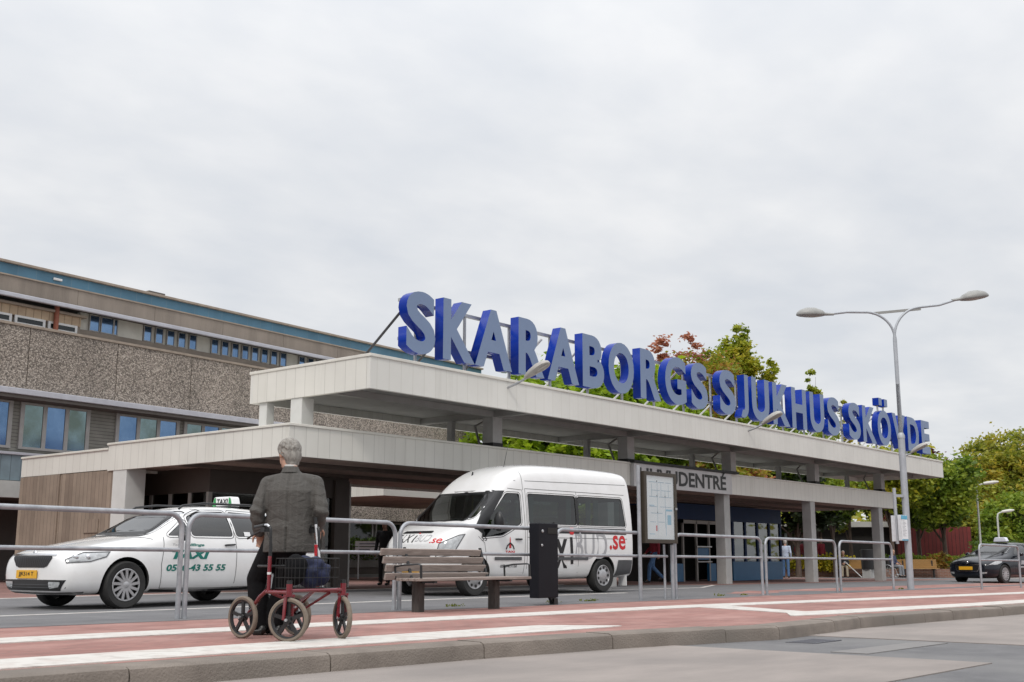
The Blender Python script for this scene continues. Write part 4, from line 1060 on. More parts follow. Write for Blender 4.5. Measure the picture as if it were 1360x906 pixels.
ik = panel(taxi, sk, 'lower_intake', [(-.74, .40), (-.63, .258), (.63, .258), (.74, .40)], trim_black, FRONT, .006, 18, 5)
b = MB()
for z in (.30, .335): sk.line(b, [(-.5, z), (.5, z)], .008, FRONT, .012, 10)
b.build('intake_bars', trim_grey, ik)
for s in (-1, 1):
    fl = panel(taxi, sk, 'fog_lamp', rounded([(s * .45, .285), (s * .62, .30), (s * .67, .375), (s * .43, .375)][::s], .015), lamp_clear, FRONT, .011, 6, 4)
b = MB(); sk.line(b, [(-.80, .235), (-.5, .225), (0, .222), (.5, .225), (.80, .235)], .018, FRONT, .004, 8); b.build('bumper_seam', seam_m, taxi)
xf = drop(sk.b, (0, 0, .47), (1, 0, 0), 0).x
plate(taxi, sk, xf - .012, .08, .415, .50, .112, 'JJK514 T')
# flank details
b = MB()
for pts in ([(1.50, .27), (1.47, .60), (1.53, .99)], [(2.82, .26), (2.82, 1.0)], [(3.72, .98), (3.60, .80), (3.40, .62), (3.30, .30)], [(1.50, .27), (2.4, .255), (3.30, .27)], [(1.36, .95), (1.18, .99)]):
    for fr in (SIDE, FAR): sk.line(b, pts, .009, fr, .003, 10)
b.build('door_seams', seam_m, taxi)
b = MB()
for a, c in ((2.60, 2.78), (3.50, 3.68)):
    for s, fr in ((-1, SIDE), (1, FAR)):
        p = sk.pt(*fr, a, .875, .02); q = sk.pt(*fr, c, .885, .02); b.capsule(p, .013, q, .013, 10)
b.build('door_handles', trim_black, taxi, smooth=60)
for s in (-1, 1):
    b = MB(); b.ellip((1.76, s * 1.0, 1.0), (.075, .105, .068), n=18); b.capsule((1.80, s * .88, .965), .025, (1.78, s * .96, .975), .025); b.build('mirror', trim_black, taxi, smooth=60)
    b = MB(); b.tube([(1.95, s * .585, 1.405), (2.02, s * .575, 1.455), (2.4, s * .57, 1.50), (3.3, s * .555, 1.505), (3.9, s * .545, 1.47), (4.0, s * .545, 1.42)], .017, 8); b.build('roof_rail', trim_black, taxi, smooth=40)
    b = MB(); sk.line(b, [(.45, .2), (.9, .19)], .01, SIDE, .003); 
b = MB(); sk.line(b, [(1.35, .245), (2.2, .22), (3.2, .245)], .035, SIDE, .006, 10); b.build('sill_strip', trim_black, taxi)
for i, (b_, u, v, h, wd, off, sh, m_) in enumerate((('Taxi', 1.66, .865, .03, .14, .0, .25, ink_grey), ('Billinge', 1.90, .848, .052, .32, .03, .28, ink_green), ('TAXI', 1.64, .675, .13, .68, .055, .28, ink_green), ('0500-43 55 55', 1.56, .505, .095, 1.06, .035, .16, ink_green))):
    vehicle_text(sk, taxi, 'door_lettering', [(b_, u, v, h, wd, off, sh)], m_, SIDE)
panel(taxi, sk, 'window_sticker', [(3.02, 1.02), (3.14, 1.02), (3.14, 1.085), (3.02, 1.085)], white_frame, SIDE, -.004, 3, 3)
b = MB(); b.box(3.22, 3.40, -.20, .20, 1.468, 1.50); rb = b.build('taxi_sign', trim_black, taxi)
b = MB(); b.prism(rounded([(-.26, 0), (.26, 0), (.21, .155), (-.21, .155)], .04), (3.23, 0, 1.50), (0, -1, 0), (0, 0, 1), (.16, 0, 0)); b.build('sign_box', white_car, rb, bevel=.012, smooth=40)
b = MB(); text_at(b, 'TAXI', (3.229, .135, 1.535), (0, -1, 0), (0, 0, 1), h=.085, wdt=.27, offset=.03, shear=.12, lift=.004); b.build('sign_lettering', ink_black, rb)
b = MB()
for s in (-1, 1): b.prism([(s * .15, .005), (s * .235, .005), (s * .20, .12), (s * .165, .148)], (3.224, 0, 1.50), (0, -1, 0), (0, 0, 1), (-.002, 0, 0))
b.build('sign_green', mat('sign_green', (.02, .28, .07), rough=.4), rb)

# ---- white high roof minibus taxi
def VS(x, zb, ws, wm, wsh, zsh, wr, zre, wr2, zr2, zr): return (x if x > .95 else .95 - (.95 - x) * .80, zb, ws, wm, wsh, zsh, wr, zre, zr, zb + (zsh - zb) * .55, wr2 / wr, (zr2 - zre) / (zr - zre))
VAN = [VS(.02, .38, .52, .64, .62, .76, .58, .86, .50, .93, .95), VS(.06, .30, .76, .84, .81, .84, .74, .95, .64, 1.03, 1.05), VS(.25, .27, .89, .94, .91, .98, .84, 1.07, .74, 1.16, 1.18), VS(.55, .27, .94, .97, .95, 1.10, .90, 1.19, .82, 1.27, 1.29),
       VS(.92, .27, .95, .985, .97, 1.21, .925, 1.31, .86, 1.38, 1.41), VS(1.10, .27, .95, .985, .97, 1.26, .925, 1.42, .86, 1.50, 1.53), VS(1.38, .27, .95, .985, .975, 1.30, .91, 1.63, .83, 1.76, 1.80), VS(1.66, .27, .95, .985, .975, 1.34, .90, 1.86, .81, 2.03, 2.07),
       VS(1.92, .27, .95, .985, .975, 1.38, .895, 2.02, .80, 2.26, 2.33), VS(2.30, .27, .95, .985, .975, 1.40, .895, 2.16, .805, 2.44, 2.52), VS(2.75, .27, .95, .985, .975, 1.40, .895, 2.24, .81, 2.53, 2.60), VS(4.2, .27, .95, .985, .975, 1.40, .89, 2.26, .81, 2.545, 2.61),
       VS(5.2, .28, .95, .985, .97, 1.40, .885, 2.25, .805, 2.53, 2.59), VS(5.58, .28, .95, .985, .97, 1.40, .88, 2.24, .80, 2.51, 2.57), VS(5.68, .28, .945, .98, .965, 1.40, .875, 2.23, .79, 2.49, 2.55), VS(5.72, .29, .935, .97, .955, 1.39, .865, 2.21, .77, 2.45, 2.50), VS(5.75, .34, .88, .92, .91, 1.37, .82, 2.16, .70, 2.36, 2.40)]
V1 = [(1.10, 1.08), (1.66, 1.12), (2.20, 1.36), (2.20, 1.95), (1.84, 1.95), (1.14, 1.24)]
V2 = [(2.42, 1.36), (3.86, 1.36), (3.86, 1.96), (2.42, 1.96)]
V3 = [(3.93, 1.36), (5.48, 1.36), (5.40, 1.96), (3.93, 1.96)]
VX, VY, VA = 16.3, 14.23, R(-4.6)
ox, oy = local_to(VX, VY, VA, -.95, .96)
vg_side = glass_mat('minibus_glass', (0.17, 0.22, 0.21), base=0.02)
van, sk = build_vehicle('minibus_taxi', 'white high roof taxi minibus with black and red side lettering behind the bench', 'van', (ox, oy, G(VX, VY)), VA, VAN, white_car,
    [(V1, 'both', car_glass), (V2, 'both', vg_side), (V3, 'both', vg_side)], [(-.84, 1.44), (.84, 1.44), (.80, 1.97), (-.80, 1.97)], (.95, 4.70), .345, .215, .215, 'cap', vg_side,
    [(2.0, -.45), (2.0, .45), (3.1, -.5), (3.1, .5), (4.1, -.5), (4.1, .5)], rear_win=[(-.72, 1.40), (.72, 1.40), (.68, 1.92), (-.68, 1.92)], front_depth=1.75, arch=.42)
vb = MB(); vb.box(1.25, 1.6, -.82, .82, 1.05, 1.34); vb.build('dashboard', trim_black, van, bevel=.05)
vb = MB(); vb.lathe([(.20, 0), (.215, .012), (.20, .024), (.185, .012)], (1.82, -.45, 1.32), (-1, 0, .9), 24, closed=True); vb.build('steering_wheel', trim_black, van, smooth=40)
vb = MB(); vb.tube([(1.95, .15, .6), (1.95, .15, 2.0)], .018, 8); vb.build('grab_pole', mat('yellow_pole', (.70, .50, .03), rough=.4), van, smooth=40)
for x in (2.36, 2.58, 3.72, 4.35, 4.6, 5.3):
    vb = MB(); rr = []
    for z in (1.34, 1.9): rr.append([(x + .07 * math.cos(a) , -.86 + .016 * math.sin(a * 3), z) for a in np.linspace(0, 2 * PI, 14, endpoint=False)])
    vb.rings(rr); vb.build('curtain', mat('curtain_fabric', (.22, .30, .29), rough=.9, scale=5), van, smooth=40)
# bumper, grille, lamps
panel(van, sk, 'front_bumper', [(-.92, .56), (-.84, .29), (.84, .29), (.92, .56)], trim_grey, FRONT, .012, 22, 6)
vb = MB(); sk.fill(vb, [(.03, .29), (.58, .29), (.52, .58), (.05, .56)], SIDE, .012, 10, 5); vb.build('bumper_corner', trim_grey, van, smooth=60)
vb = MB(); sk.fill(vb, [(5.14, .31), (5.66, .36), (5.67, .66), (5.19, .66)], SIDE, .012, 8, 5); vb.build('rear_bumper_corner', trim_grey, van, smooth=60)
panel(van, sk, 'rear_bumper', [(-.82, .40), (.82, .40), (.86, .66), (-.86, .66)], trim_grey, ((0, 0, 0), (0, 1, 0), (0, 0, 1), (-1, 0, 0)), .012, 16, 4)
panel(van, sk, 'grille', [(-.5, .66), (.5, .66), (.56, .86), (-.56, .86)], trim_black, FRONT, .008, 16, 5)
panel(van, sk, 'bonnet_slot', rounded([(-.46, 1.155), (.40, 1.155), (.38, 1.20), (-.42, 1.20)], .02), trim_black, FRONT, .006, 16, 3)
for s in (-1, 1):
    d = Vector((.80, .60 * -s, 0)).normalized(); U = Vector((d.y, -d.x, 0)); sg_ = 1 if s < 0 else -1
    fr = ((.30, s * .80, 0), U, (0, 0, 1), d)
    q = [(-.17 * sg_, .70), (.16 * sg_, .74), (.36 * sg_, 1.14), (.25 * sg_, 1.12), (-.10 * sg_, .96)]
    hl = panel(van, sk, 'headlight', q, lamp_clear, fr, .006, 10, 6)
    vb = MB(); sk.ring(vb, q, .014, fr, .008, 4); vb.build('headlight_rim', trim_grey, hl)
xf = drop(sk.b, (0, 0, .50), (1, 0, 0), 0).x
plate(van, sk, xf - .015, .0, .435, .50, .112, '')
vb = MB()
for pts in ([(1.02, 1.10), (1.18, .98), (1.30, .34)], [(2.28, .33), (2.30, 1.2), (2.28, 2.02), (1.9, 2.04)], [(2.1, 2.20), (5.6, 2.26)], [(2.30, 2.02), (2.32, 2.40)], [(2.36, .33), (2.36, 2.05)], [(3.90, .40), (3.90, 2.05)], [(2.36, 2.05), (5.5, 2.04)], [(2.36, 1.10), (5.5, 1.10)], [(1.30, .34), (2.28, .33)]):
    for fr in (SIDE, FAR): sk.line(vb, pts, .010, fr, .003, 10)
vb.build('panel_seams', seam_m, van)
vb = MB(); sk.fill(vb, [(1.45, .66), (2.20, .66), (2.20, .72), (1.45, .72)], SIDE, .010, 10, 2); sk.fill(vb, [(2.45, .66), (4.20, .66), (4.20, .72), (2.45, .72)], SIDE, .010, 16, 2); vb.build('rub_strip', trim_grey, van)
vb = MB(); sk.fill(vb, [(.93, 1.24), (1.12, 1.16), (1.82, 1.99), (1.56, 1.99)], SIDE, .003, 6, 10); vb.build('windscreen_pillar', trim_black, van)
vb = MB(); sk.fill(vb, [(2.40, 1.19), (5.48, 1.19), (5.46, 1.31), (2.40, 1.31)], SIDE, .004, 24, 3); sk.fill(vb, [(3.855, 1.37), (3.935, 1.37), (3.935, 1.93), (3.855, 1.93)], SIDE, .005, 3, 6); vb.build('window_band', trim_black, van)
vb = MB(); sk.line(vb, [(1.38, .30), (2.4, .285), (4.25, .30)], .05, SIDE, .004, 10); vb.build('sill_strip', trim_black, van)
vb = MB(); p = sk.pt(*SIDE, 2.18, 1.06, .02); q = sk.pt(*SIDE, 2.02, 1.06, .02); vb.capsule(p, .016, q, .016, 10); vb.build('door_handle', trim_black, van, smooth=60)
for s in (-1, 1):
    vb = MB(); vb.ellip((1.42, s * 1.12, 1.38), (.08, .11, .19), n=18); vb.capsule((1.46, s * .95, 1.26), .03, (1.44, s * 1.06, 1.30), .03); vb.build('mirror', trim_black, van, smooth=60)
vb = MB(); vb.tube([(2.3, -.35, 2.40), (2.5, -.33, 3.02)], [.007, .003], 6); vb.tube([(2.3, -.35, 2.40), (2.28, -.35, 2.36)], .03, 8); vb.build('aerial', trim_black, van)
vb = MB(); vb.tube([(1.98, .2, 2.20), (1.98, .2, 2.28), (2.0, .2, 2.42)], [.045, .03, .012], 8); vb.build('roof_aerial', trim_black, van, smooth=40)
# lettering: bonnet and flank
for it, m_ in (((('TAX', -.50, .985, .15, .46, .012, .35),), ink_black), ((('BUD', .07, 1.00, .125, .40, .0, .30),), ink_grey), ((('.se', .48, .97, .085, .27, .014, .15),), ink_red)):
    vehicle_text(sk, van, 'bonnet_lettering', list(it), m_, FRONT)
vb = MB(); sk.line(vb, [(.0, .985), (.055, 1.115)], .03, FRONT, .005, 4); sk.line(vb, [(3.66, 1.12), (3.70, .58)], .08, SIDE, .0065, 8); vb.build('letter_stroke', ink_black, van)
vb = MB(); c = sk.pt(*FRONT, .075, 1.15, .004); vb.lathe([(.001, 0), (.022, 0)], c, (-1, 0, .6), 14); vb.build('red_dot', ink_red, van)
for it, m_ in (((('TA', 2.42, .62, .48, .66, .025, .0),), ink_black), ((('x', 3.18, .50, .58, .38, .022, -.05),), ink_black), ((('BUD', 3.78, .68, .56, 1.04, .012, .0),), ink_grey), ((('.se', 4.90, .875, .30, .54, .018, .0),), ink_red), ((('55', 1.10, 1.02, .085, .14, .01, .0),), ink_black), ((('0500-417150', 1.62, .52, .055, .46, .02, .1),), ink_black), ((('TAXI', 1.74, .80, .04, .26, .04, .0),), ink_red)):
    vehicle_text(sk, van, 'side_lettering', list(it), m_, SIDE)
vb = MB(); sk.fill(vb, [(3.63, 1.17), (3.73, 1.17), (3.76, 1.24), (3.73, 1.31), (3.63, 1.31), (3.60, 1.24)], SIDE, .0075, 6, 8); vb.build('red_dot', ink_red, van)
vb = MB(); sk.fill(vb, [(1.84, .89), (1.90, .89), (1.875, 1.10), (1.865, 1.10)], SIDE, .005, 3, 5); vb.build('emblem_spire', ink_red, van)
vb = MB(); sk.line(vb, [(1.76, .865), (1.79, .93), (1.87, .985), (1.95, .93), (1.98, .865)], .03, SIDE, .0065, 4); vb.build('emblem_arch', ink_black, van)
vb = MB(); vb.box(5.5, 5.52, -.93, -.72, .12, .34); vb.build('mud_flap', white_frame, van)

# ---- black saloon taxi further off
SAL = [(0.02, .30, .42, .54, .52, .60, .42, .68, .70), (0.06, .22, .66, .74, .70, .66, .52, .74, .77), (0.25, .18, .80, .85, .81, .74, .60, .81, .84), (0.55, .175, .87, .91, .86, .82, .64, .88, .91),
       (1.0, .18, .885, .925, .89, .90, .69, .955, .98), (1.38, .18, .885, .925, .90, .94, .74, 1.00, 1.02), (1.62, .18, .885, .925, .90, .96, .71, 1.12, 1.14), (2.0, .18, .885, .925, .905, .97, .63, 1.32, 1.35),
       (2.4, .18, .885, .925, .905, .98, .585, 1.42, 1.45), (3.0, .18, .885, .925, .90, .99, .57, 1.43, 1.455), (3.7, .19, .88, .92, .89, 1.0, .555, 1.38, 1.41), (4.2, .21, .86, .90, .87, 1.02, .56, 1.22, 1.24),
       (4.55, .24, .82, .87, .84, 1.02, .62, 1.09, 1.11), (4.75, .30, .72, .79, .77, .92, .6, 1.03, 1.05), (4.80, .40, .60, .68, .66, .82, .52, .95, .97)]
S1 = [(1.72, 1.02), (2.80, 1.02), (2.80, 1.37), (2.35, 1.35), (2.05, 1.22)]
S2 = [(2.88, 1.02), (3.85, 1.06), (3.72, 1.30), (2.88, 1.37)]
BX, BY, BA = 42.8, 12.5, R(-13)
ox, oy = local_to(BX, BY, BA, -.95, .89)
blk, sk = build_vehicle('black_taxi_car', 'black saloon taxi with yellow number plate at the right edge of the forecourt', 'car', (ox, oy, G(BX, BY)), BA, SAL, black_car,
    [(S1, 'both', car_glass), (S2, 'both', car_glass)], [(-.70, 1.05), (.70, 1.05), (.55, 1.38), (-.55, 1.38)], (.95, 3.75), .33, .21, .225, 'spoke', car_glass_dark,
    [(2.1, -.37), (2.1, .37), (3.1, -.37), (3.1, .37)], rear_win=[(-.58, 1.10), (.58, 1.10), (.5, 1.32), (-.5, 1.32)], front_depth=2.2)
b = MB(); b.box(1.6, 1.9, -.68, .68, .88, 1.0); b.build('dashboard', trim_black, blk, bevel=.04)
for s in (-1, 1):
    d = Vector((.75, .66 * -s, 0)).normalized(); U = Vector((d.y, -d.x, 0)); sg_ = 1 if s < 0 else -1
    fr = ((.35, s * .74, 0), U, (0, 0, 1), d)
    panel(blk, sk, 'headlight', [(-.20 * sg_, .62), (.12 * sg_, .63), (.42 * sg_, .74), (.40 * sg_, .80), (.1 * sg_, .76)], lamp_clear, fr, .006, 10, 5)
    panel(blk, sk, 'fog_lamp', [(s * .52, .33), (s * .68, .34), (s * .70, .40), (s * .52, .40)][::s], lamp_clear, FRONT, .008, 5, 3)
    b = MB(); b.ellip((1.85, s * 1.02, 1.02), (.075, .11, .07), n=16); b.capsule((1.9, s * .9, .98), .025, (1.87, s * .98, 1.0), .025); b.build('mirror', black_car, blk, smooth=60)
g_ = panel(blk, sk, 'grille', rounded([(-.40, .42), (.40, .42), (.50, .66), (-.50, .66)], .06), trim_black, FRONT, .006, 14, 6)
b = MB(); sk.ring(b, rounded([(-.41, .41), (.41, .41), (.51, .67), (-.51, .67)], .06), .028, FRONT, .012, 2); b.build('chrome_surround', chrome, g_, smooth=60)
b = MB(); b.ellip(drop(sk.b, (0, 0, .74), (1, 0, -.3), 0), (.02, .05, .05)); b.build('badge', chrome, blk, smooth=60)
xf = drop(sk.b, (0, 0, .52), (1, 0, 0), 0).x
plate(blk, sk, xf - .012, .05, .475, .52, .115, '')
panel(blk, sk, 'door_emblem', [(2.0, .66), (2.36, .66), (2.30, .80), (2.06, .80)], ink_grey, SIDE, .004, 6, 4); panel(blk, sk, 'door_stripe', [(1.98, .55), (2.38, .55), (2.38, .60), (1.98, .60)], ink_grey, SIDE, .004, 6, 2)
b = MB(); b.box(2.35, 2.50, -.19, .19, 1.455, 1.475); rb = b.build('taxi_sign', trim_black, blk)
b = MB(); b.prism(rounded([(-.27, 0), (.27, 0), (.20, .16), (-.20, .16)], .05), (2.33, 0, 1.475), (0, -1, 0), (0, 0, 1), (.18, 0, 0)); b.build('sign_box', mat('sign_white', (.75, .77, .85), rough=.4), rb, bevel=.015, smooth=40)
b = MB()
for pts in ([(1.55, .28), (1.55, 1.0)], [(2.84, .28), (2.84, 1.02)]): sk.line(b, pts, .009, SIDE, .003, 8)
b.build('door_seams', seam_m, blk)
b = MB(); sk.line(b, [(1.4, .26), (3.3, .26)], .02, SIDE, .006, 10); b.build('sill_trim', chrome, blk)
# ------------------------------------------------------------------ street furniture
galv = mat('galvanised_tube', (0.40, 0.415, 0.44), (0.27, 0.28, 0.30), rough=0.5, scale=9, metal=0.45, lo=.3, hi=.72, bump=.12, bscale=60, patches=((.50, .51, .53), 2.5, .7))
def railing(x0, x1, y, label, left=True, right=True, h=1.20):
    z0, z1 = G(x0, y), G(x1, y)
    t = thing('railing', label, 'railing', (x0, y, z0), 0, 'galvanised railings along the platform')
    r = .18; P = []; Lx = x1 - x0; dz = z1 - z0
    def pt(x, z): return (x, 0, z + dz * x / Lx)
    if left: P += [pt(0, -.05), pt(0, h - r)] + [pt(r - r * math.cos(a), h - r + r * math.sin(a)) for a in np.linspace(.2, PI / 2, 7)]
    else: P += [pt(0, h)]
    if right: P += [pt(Lx - r + r * math.sin(a), h - r + r * math.cos(a)) for a in np.linspace(0, PI / 2 - .2, 7)] + [pt(Lx, h - r), pt(Lx, -.05)]
    else: P += [pt(Lx, h)]
    b = MB(); b.tube(P, .030, 14); b.build('frame', galv, t, smooth=50)
    b = MB(); b.tube([pt(.02, h * .655), pt(Lx - .02, h * .655)], .024, 12); b.build('mid_rail', galv, t, smooth=50)
    return t
railing(0.2, 7.97, 11.5, 'long galvanised railing across the bonnet of the white estate taxi, cut by the left edge')
railing(8.06, 11.47, 11.5, 'galvanised railing behind the man with the walker, crossing the taxi doors')
railing(11.57, 15.05, 11.5, 'galvanised railing behind the wooden bench and in front of the minibus bonnet')
railing(15.19, 18.66, 11.5, 'galvanised railing between the black litter bin and the notice board', True, False)
railing(18.93, 22.43, 11.5, 'galvanised railing just right of the notice board', True, True)
railing(22.62, 26.22, 11.5, 'galvanised railing in front of the blue pavilion corner and its next column')
railing(26.44, 29.74, 11.5, 'galvanised railing ending beside the tall lamp post')
railing(32.4, 36.0, 10.1, 'galvanised railing in front of the black taxi, rightmost of the row')

# wooden bench, facing the bus bay
old_wood = mat('weathered_bench_wood', (0.34, 0.285, 0.255), (0.20, 0.165, 0.145), rough=0.85, scale=3.5, stretch=(1.2, 14, 14), bump=.5, bscale=12, lo=.3, hi=.7)
post_wood = mat('dark_bench_post', (0.075, 0.066, 0.06), (0.045, 0.04, 0.036), rough=.85, scale=4, stretch=(8, 8, 1), bump=.4, bscale=14)
bn = thing('bench', 'weathered grey brown wooden slat bench with black armrests in front of the railing', 'bench', (10.86, 11.05, G(12, 11)))
for i in range(4):
    z = .475 + i * .108; y = .02 + i * .030
    b = MB(); b.bar((0 + .02 * (3 - i) * (i > 0), y, z), (2.03 + .02 * (3 - i), y, z - .01), .035, .092, up=(0, -.27, 1)); b.build('backrest_slat', old_wood, bn, bevel=.006)
for i in range(4):
    y = -.08 - i * .118; b = MB(); b.box(.16, 2.50, y - .05, y + .05, .415, .452); b.build('seat_slat', old_wood, bn, bevel=.006)
for x in (.48, 2.06):
    b = MB(); b.box(x - .06, x + .06, -.20, -.07, -.02, .41); lg = b.build('leg', post_wood, bn, bevel=.01)
    b = MB(); b.bar((x, -.46, .40), (x, .02, .40), .05, .03); b.bar((x, -.02, .40), (x, .14, .86), .045, .02, up=(0, 1, 0)); b.build('bracket', trim_black, lg)
for x in (.19, 2.48):
    b = MB(); b.tube([(x, .02, .60), (x, -.16, .625), (x, -.42, .635), (x, -.46, .62), (x, -.465, .42)], [(.012, .022)] * 5, 8); b.tube([(x, .01, .44), (x, .02, .62)], .014, 8); b.build('armrest', trim_black, bn, smooth=40)

# litter bin
bin_m = mat('bin_black_paint', (0.008, 0.008, 0.012), rough=0.55, scale=5, spec=.2)
lb = thing('litter_bin', 'tall flat black litter bin with two bolts hanging on a post beside the bench', 'bin', (14.27, 11.2, G(14.6, 11)))
b = MB(); b.box(.05, .56, -.02, .17, .115, 1.275); b.build('body', bin_m, lb, bevel=.012)
b = MB(); b.box(.28, .53, -.028, -.0195, 1.11, 1.205); b.build('slot', black_void, lb, bevel=.003)
for x, z, r_ in ((.15, 1.15, .026), (.135, .93, .021)):
    b = MB(); b.lathe([(.001, .0), (r_ * .7, .0), (r_, .008), (r_, .02), (.001, .02)], (x, -.035, z), (0, 1, 0), 16); b.build('bolt', steel_m, lb, smooth=40)
b = MB(); b.tube([(.63, .12, -.02), (.63, .12, 1.30)], .028, 10); b.build('post', trim_black, lb, smooth=40)
b = MB(); b.bar((.50, .10, .14), (.62, .10, -.01), .05, .09); b.box(.54, .635, .05, .15, .0, .10); b.build('foot', trim_black, lb)

# notice board
nbd = thing('notice_board', 'glazed site map notice board in dark frame on grey posts', 'notice board', (17.62, 11.40, G(18, 11)))
b = MB(); b.tube([(0, .04, -.05), (0, .04, 2.42)], .035, 12); b.build('post', galv, nbd, smooth=40)
b = MB(); b.tube([(1.12, .05, -.05), (1.12, .05, 1.0)], .035, 12); b.build('post', galv, nbd, smooth=40)
b = MB(); b.tube([(1.02, .16, -.05), (1.02, .16, 1.0)], .022, 12); b.build('brace_post', galv, nbd, smooth=40)
nb_frame = mat('bronze_frame', (0.055, 0.045, 0.032), rough=.45, metal=.3, scale=5)
b = MB(); b.box(.06, .14, -.05, .10, 1.02, 2.32); b.box(1.10, 1.18, -.05, .10, 1.02, 2.32); b.box(.14, 1.10, -.05, .10, 1.02, 1.09); b.box(.14, 1.10, -.05, .10, 2.25, 2.32); b.build('frame', nb_frame, nbd, bevel=.006)
b = MB(); b.box(.14, 1.10, -.02, .02, 1.09, 2.25); mp_ = b.build('map_sheet', mat('paper_white', (.80, .83, .84), (.76, .79, .81), rough=.6, scale=3), nbd)
lines = MB(); blue = MB(); red = MB(); dots = MB()
for z, xs_ in ((2.13, ((.26, .52), (.56, .78), (.82, 1.02))), (1.98, ((.33, .62), (.66, 1.0))), (1.86, ((.26, .56), (.6, 1.03))), (1.68, ((.26, .5), (.62, 1.0))), (1.56, ((.3, .7),)), (1.40, ((.28, .46), (.56, .76)))):
    for a, c in xs_: lines.box(a, c, -.024, -.021, z, z + .010)
for x, z0, z1 in ((.53, 1.22, 2.13), (.80, 1.3, 1.98), (.66, 1.86, 2.13), (.92, 1.86, 2.1), (.34, 1.86, 2.1)): lines.box(x, x + .006, -.024, -.021, z0, z1)
blue.box(.82, 1.04, -.024, -.021, 1.61, 1.645); blue.box(.87, 1.0, -.024, -.021, 1.36, 1.54)
blue.box(.25, .42, -.024, -.021, 1.70, 1.712); blue.box(.25, .43, -.024, -.021, 1.18, 1.19); blue.box(.815, .822, -.024, -.021, 1.16, 1.61)
for x, z in ((.52, 2.155), (.52, 1.885), (.80, 1.88), (.53, 1.58)): dots.lathe([(.001, 0), (.016, 0)], (x, -.024, z), (0, -1, 0), 10)
red.box(.47, .51, -.024, -.021, 1.24, 1.34)
lines.build('map_lines', mat('map_line_blue', (.33, .48, .60), rough=.6), mp_); blue.build('map_areas', mat('map_area_blue', (.25, .52, .70), rough=.6), mp_); red.build('map_marker', ink_red, mp_); dots.build('map_dots', ink_black, mp_)
b = MB(); b.box(.14, 1.10, -.042, -.038, 1.09, 2.25); b.build('glazing', glass_mat('board_glass', (.92, .93, .93)), nbd)
b = MB(); b.box(1.10, 1.13, -.085, -.06, 1.64, 1.68); b.build('lock', steel_m, nbd)

# double street lamp
pole_m = mat('lamp_pole_grey', (0.42, 0.44, 0.47), (0.35, 0.37, 0.395), rough=.5, scale=5, metal=.25)
lx, ly = 30.84, 11.46
lp = thing('street_lamp', 'tall grey double armed street lamp at the end of the railings', 'street lamp', (lx, ly, G(lx, ly)), 0)
b = MB(); b.tube([(0, 0, -.05), (0, 0, 4.05)], .09, 16); b.tube([(0, 0, 4.05), (0, 0, 4.12), (0, 0, 4.2)], [.10, .10, .065], 16); b.build('pole', pole_m, lp, smooth=40)
ad = Vector((.633, -.774, 0)).normalized()
def arm(s, sgn):
    o = Vector((0, 0, 6.55)) ; P = [Vector((0, 0, 4.15)), Vector((0, 0, 5.55)), Vector((0, 0, 6.8)) + ad * sgn * .012]
    for a in np.linspace(0.1, PI / 2 - .12, 10): P.append(Vector((0, 0, 6.86)) + ad * sgn * (.80 - .80 * math.cos(a)) + Vector((0, 0, (.80 + .07 * sgn) * math.sin(a))))
    P.append(Vector((0, 0, 7.69 + .10 * sgn)) + ad * sgn * 1.3); P.append(Vector((0, 0, 7.74 + .21 * sgn)) + ad * sgn * 1.80)
    return P
head_m = mat('lamp_head_grey', (0.30, 0.30, 0.285), (.25, .25, .24), rough=.45, scale=4)
for sgn in (1, -1):
    P = arm(1, sgn); b = MB(); b.tube(P, [.06, .055, .045] + [.035] * (len(P) - 3), 12); a_ = b.build('arm', pole_m, lp, smooth=40)
    o = P[-1]; d = (ad * sgn * 1 + Vector((0, 0, .0 + .14 * (sgn > 0)))).normalized(); s_ = Vector((-ad.y, ad.x, 0)); u_ = d.cross(s_) if d.cross(s_).z > 0 else s_.cross(d)
    b = MB(); rings = []
    for l, wv, hv in ((-.12, .045, .045), (.0, .055, .05), (.10, .07, .06), (.16, .13, .11), (.35, .175, .185), (.55, .17, .185), (.72, .13, .13), (.80, .06, .06), (.82, .01, .01)):
        rings.append([o + d * l * 1.12 + s_ * 1.2 * wv * math.cos(t) + u_ * (hv * 1.12 * math.sin(t) * (1 if math.sin(t) > 0 else .3) - .02) for t in np.linspace(0, 2 * PI, 18, endpoint=False)])
    b.rings(rings); h_ = b.build('lamp_head', head_m, lp, smooth=50)
    b = MB(); b.ellip(o + d * .48 - u_ * .055, (.13, .26, .035), Matrix((s_, d, u_)).transposed(), 16, 6); b.build('lens', lamp_lens, h_, smooth=60)
b = MB(); b.bar(Vector((0, 0, 7.55)) - ad * .58, Vector((0, 0, 7.68)) + ad * .78, .03, .07); b.build('tie_bar', head_m, lp)
# bus timetable clamped to the lamp post
tt = thing('timetable_sign', 'small white timetable case with blue header clamped to the lamp post', 'sign', (30.40, 11.58, G(lx, ly)), 0)
b = MB(); b.tube([(0, 0, 1.2), (0, 0, 2.68)], .045, 12); b.build('post', pole_m, tt, smooth=40)
b = MB(); b.bar((0, 0, 2.48), (.44, -.12, 2.48), .05, .07); b.bar((0, 0, 1.35), (.44, -.12, 1.35), .05, .05); b.build('clamp', pole_m, tt)
b = MB(); b.box(-.06, .42, -.16, -.06, 1.28, 1.96); cs = b.build('case', mat('case_white', (.62, .64, .66), rough=.5), tt, bevel=.01)
b = MB(); b.box(-.03, .39, -.168, -.161, 1.33, 1.84); b.build('timetable', MATS['paper_white'], cs)
b = MB(); b.box(-.055, .415, -.170, -.161, 1.85, 1.95); b.build('header', mat('timetable_blue', (.10, .42, .62), rough=.5), cs)
b = MB(); b.box(-.055, .415, -.170, -.161, 1.285, 1.315); b.build('footer', MATS['timetable_blue'], cs)
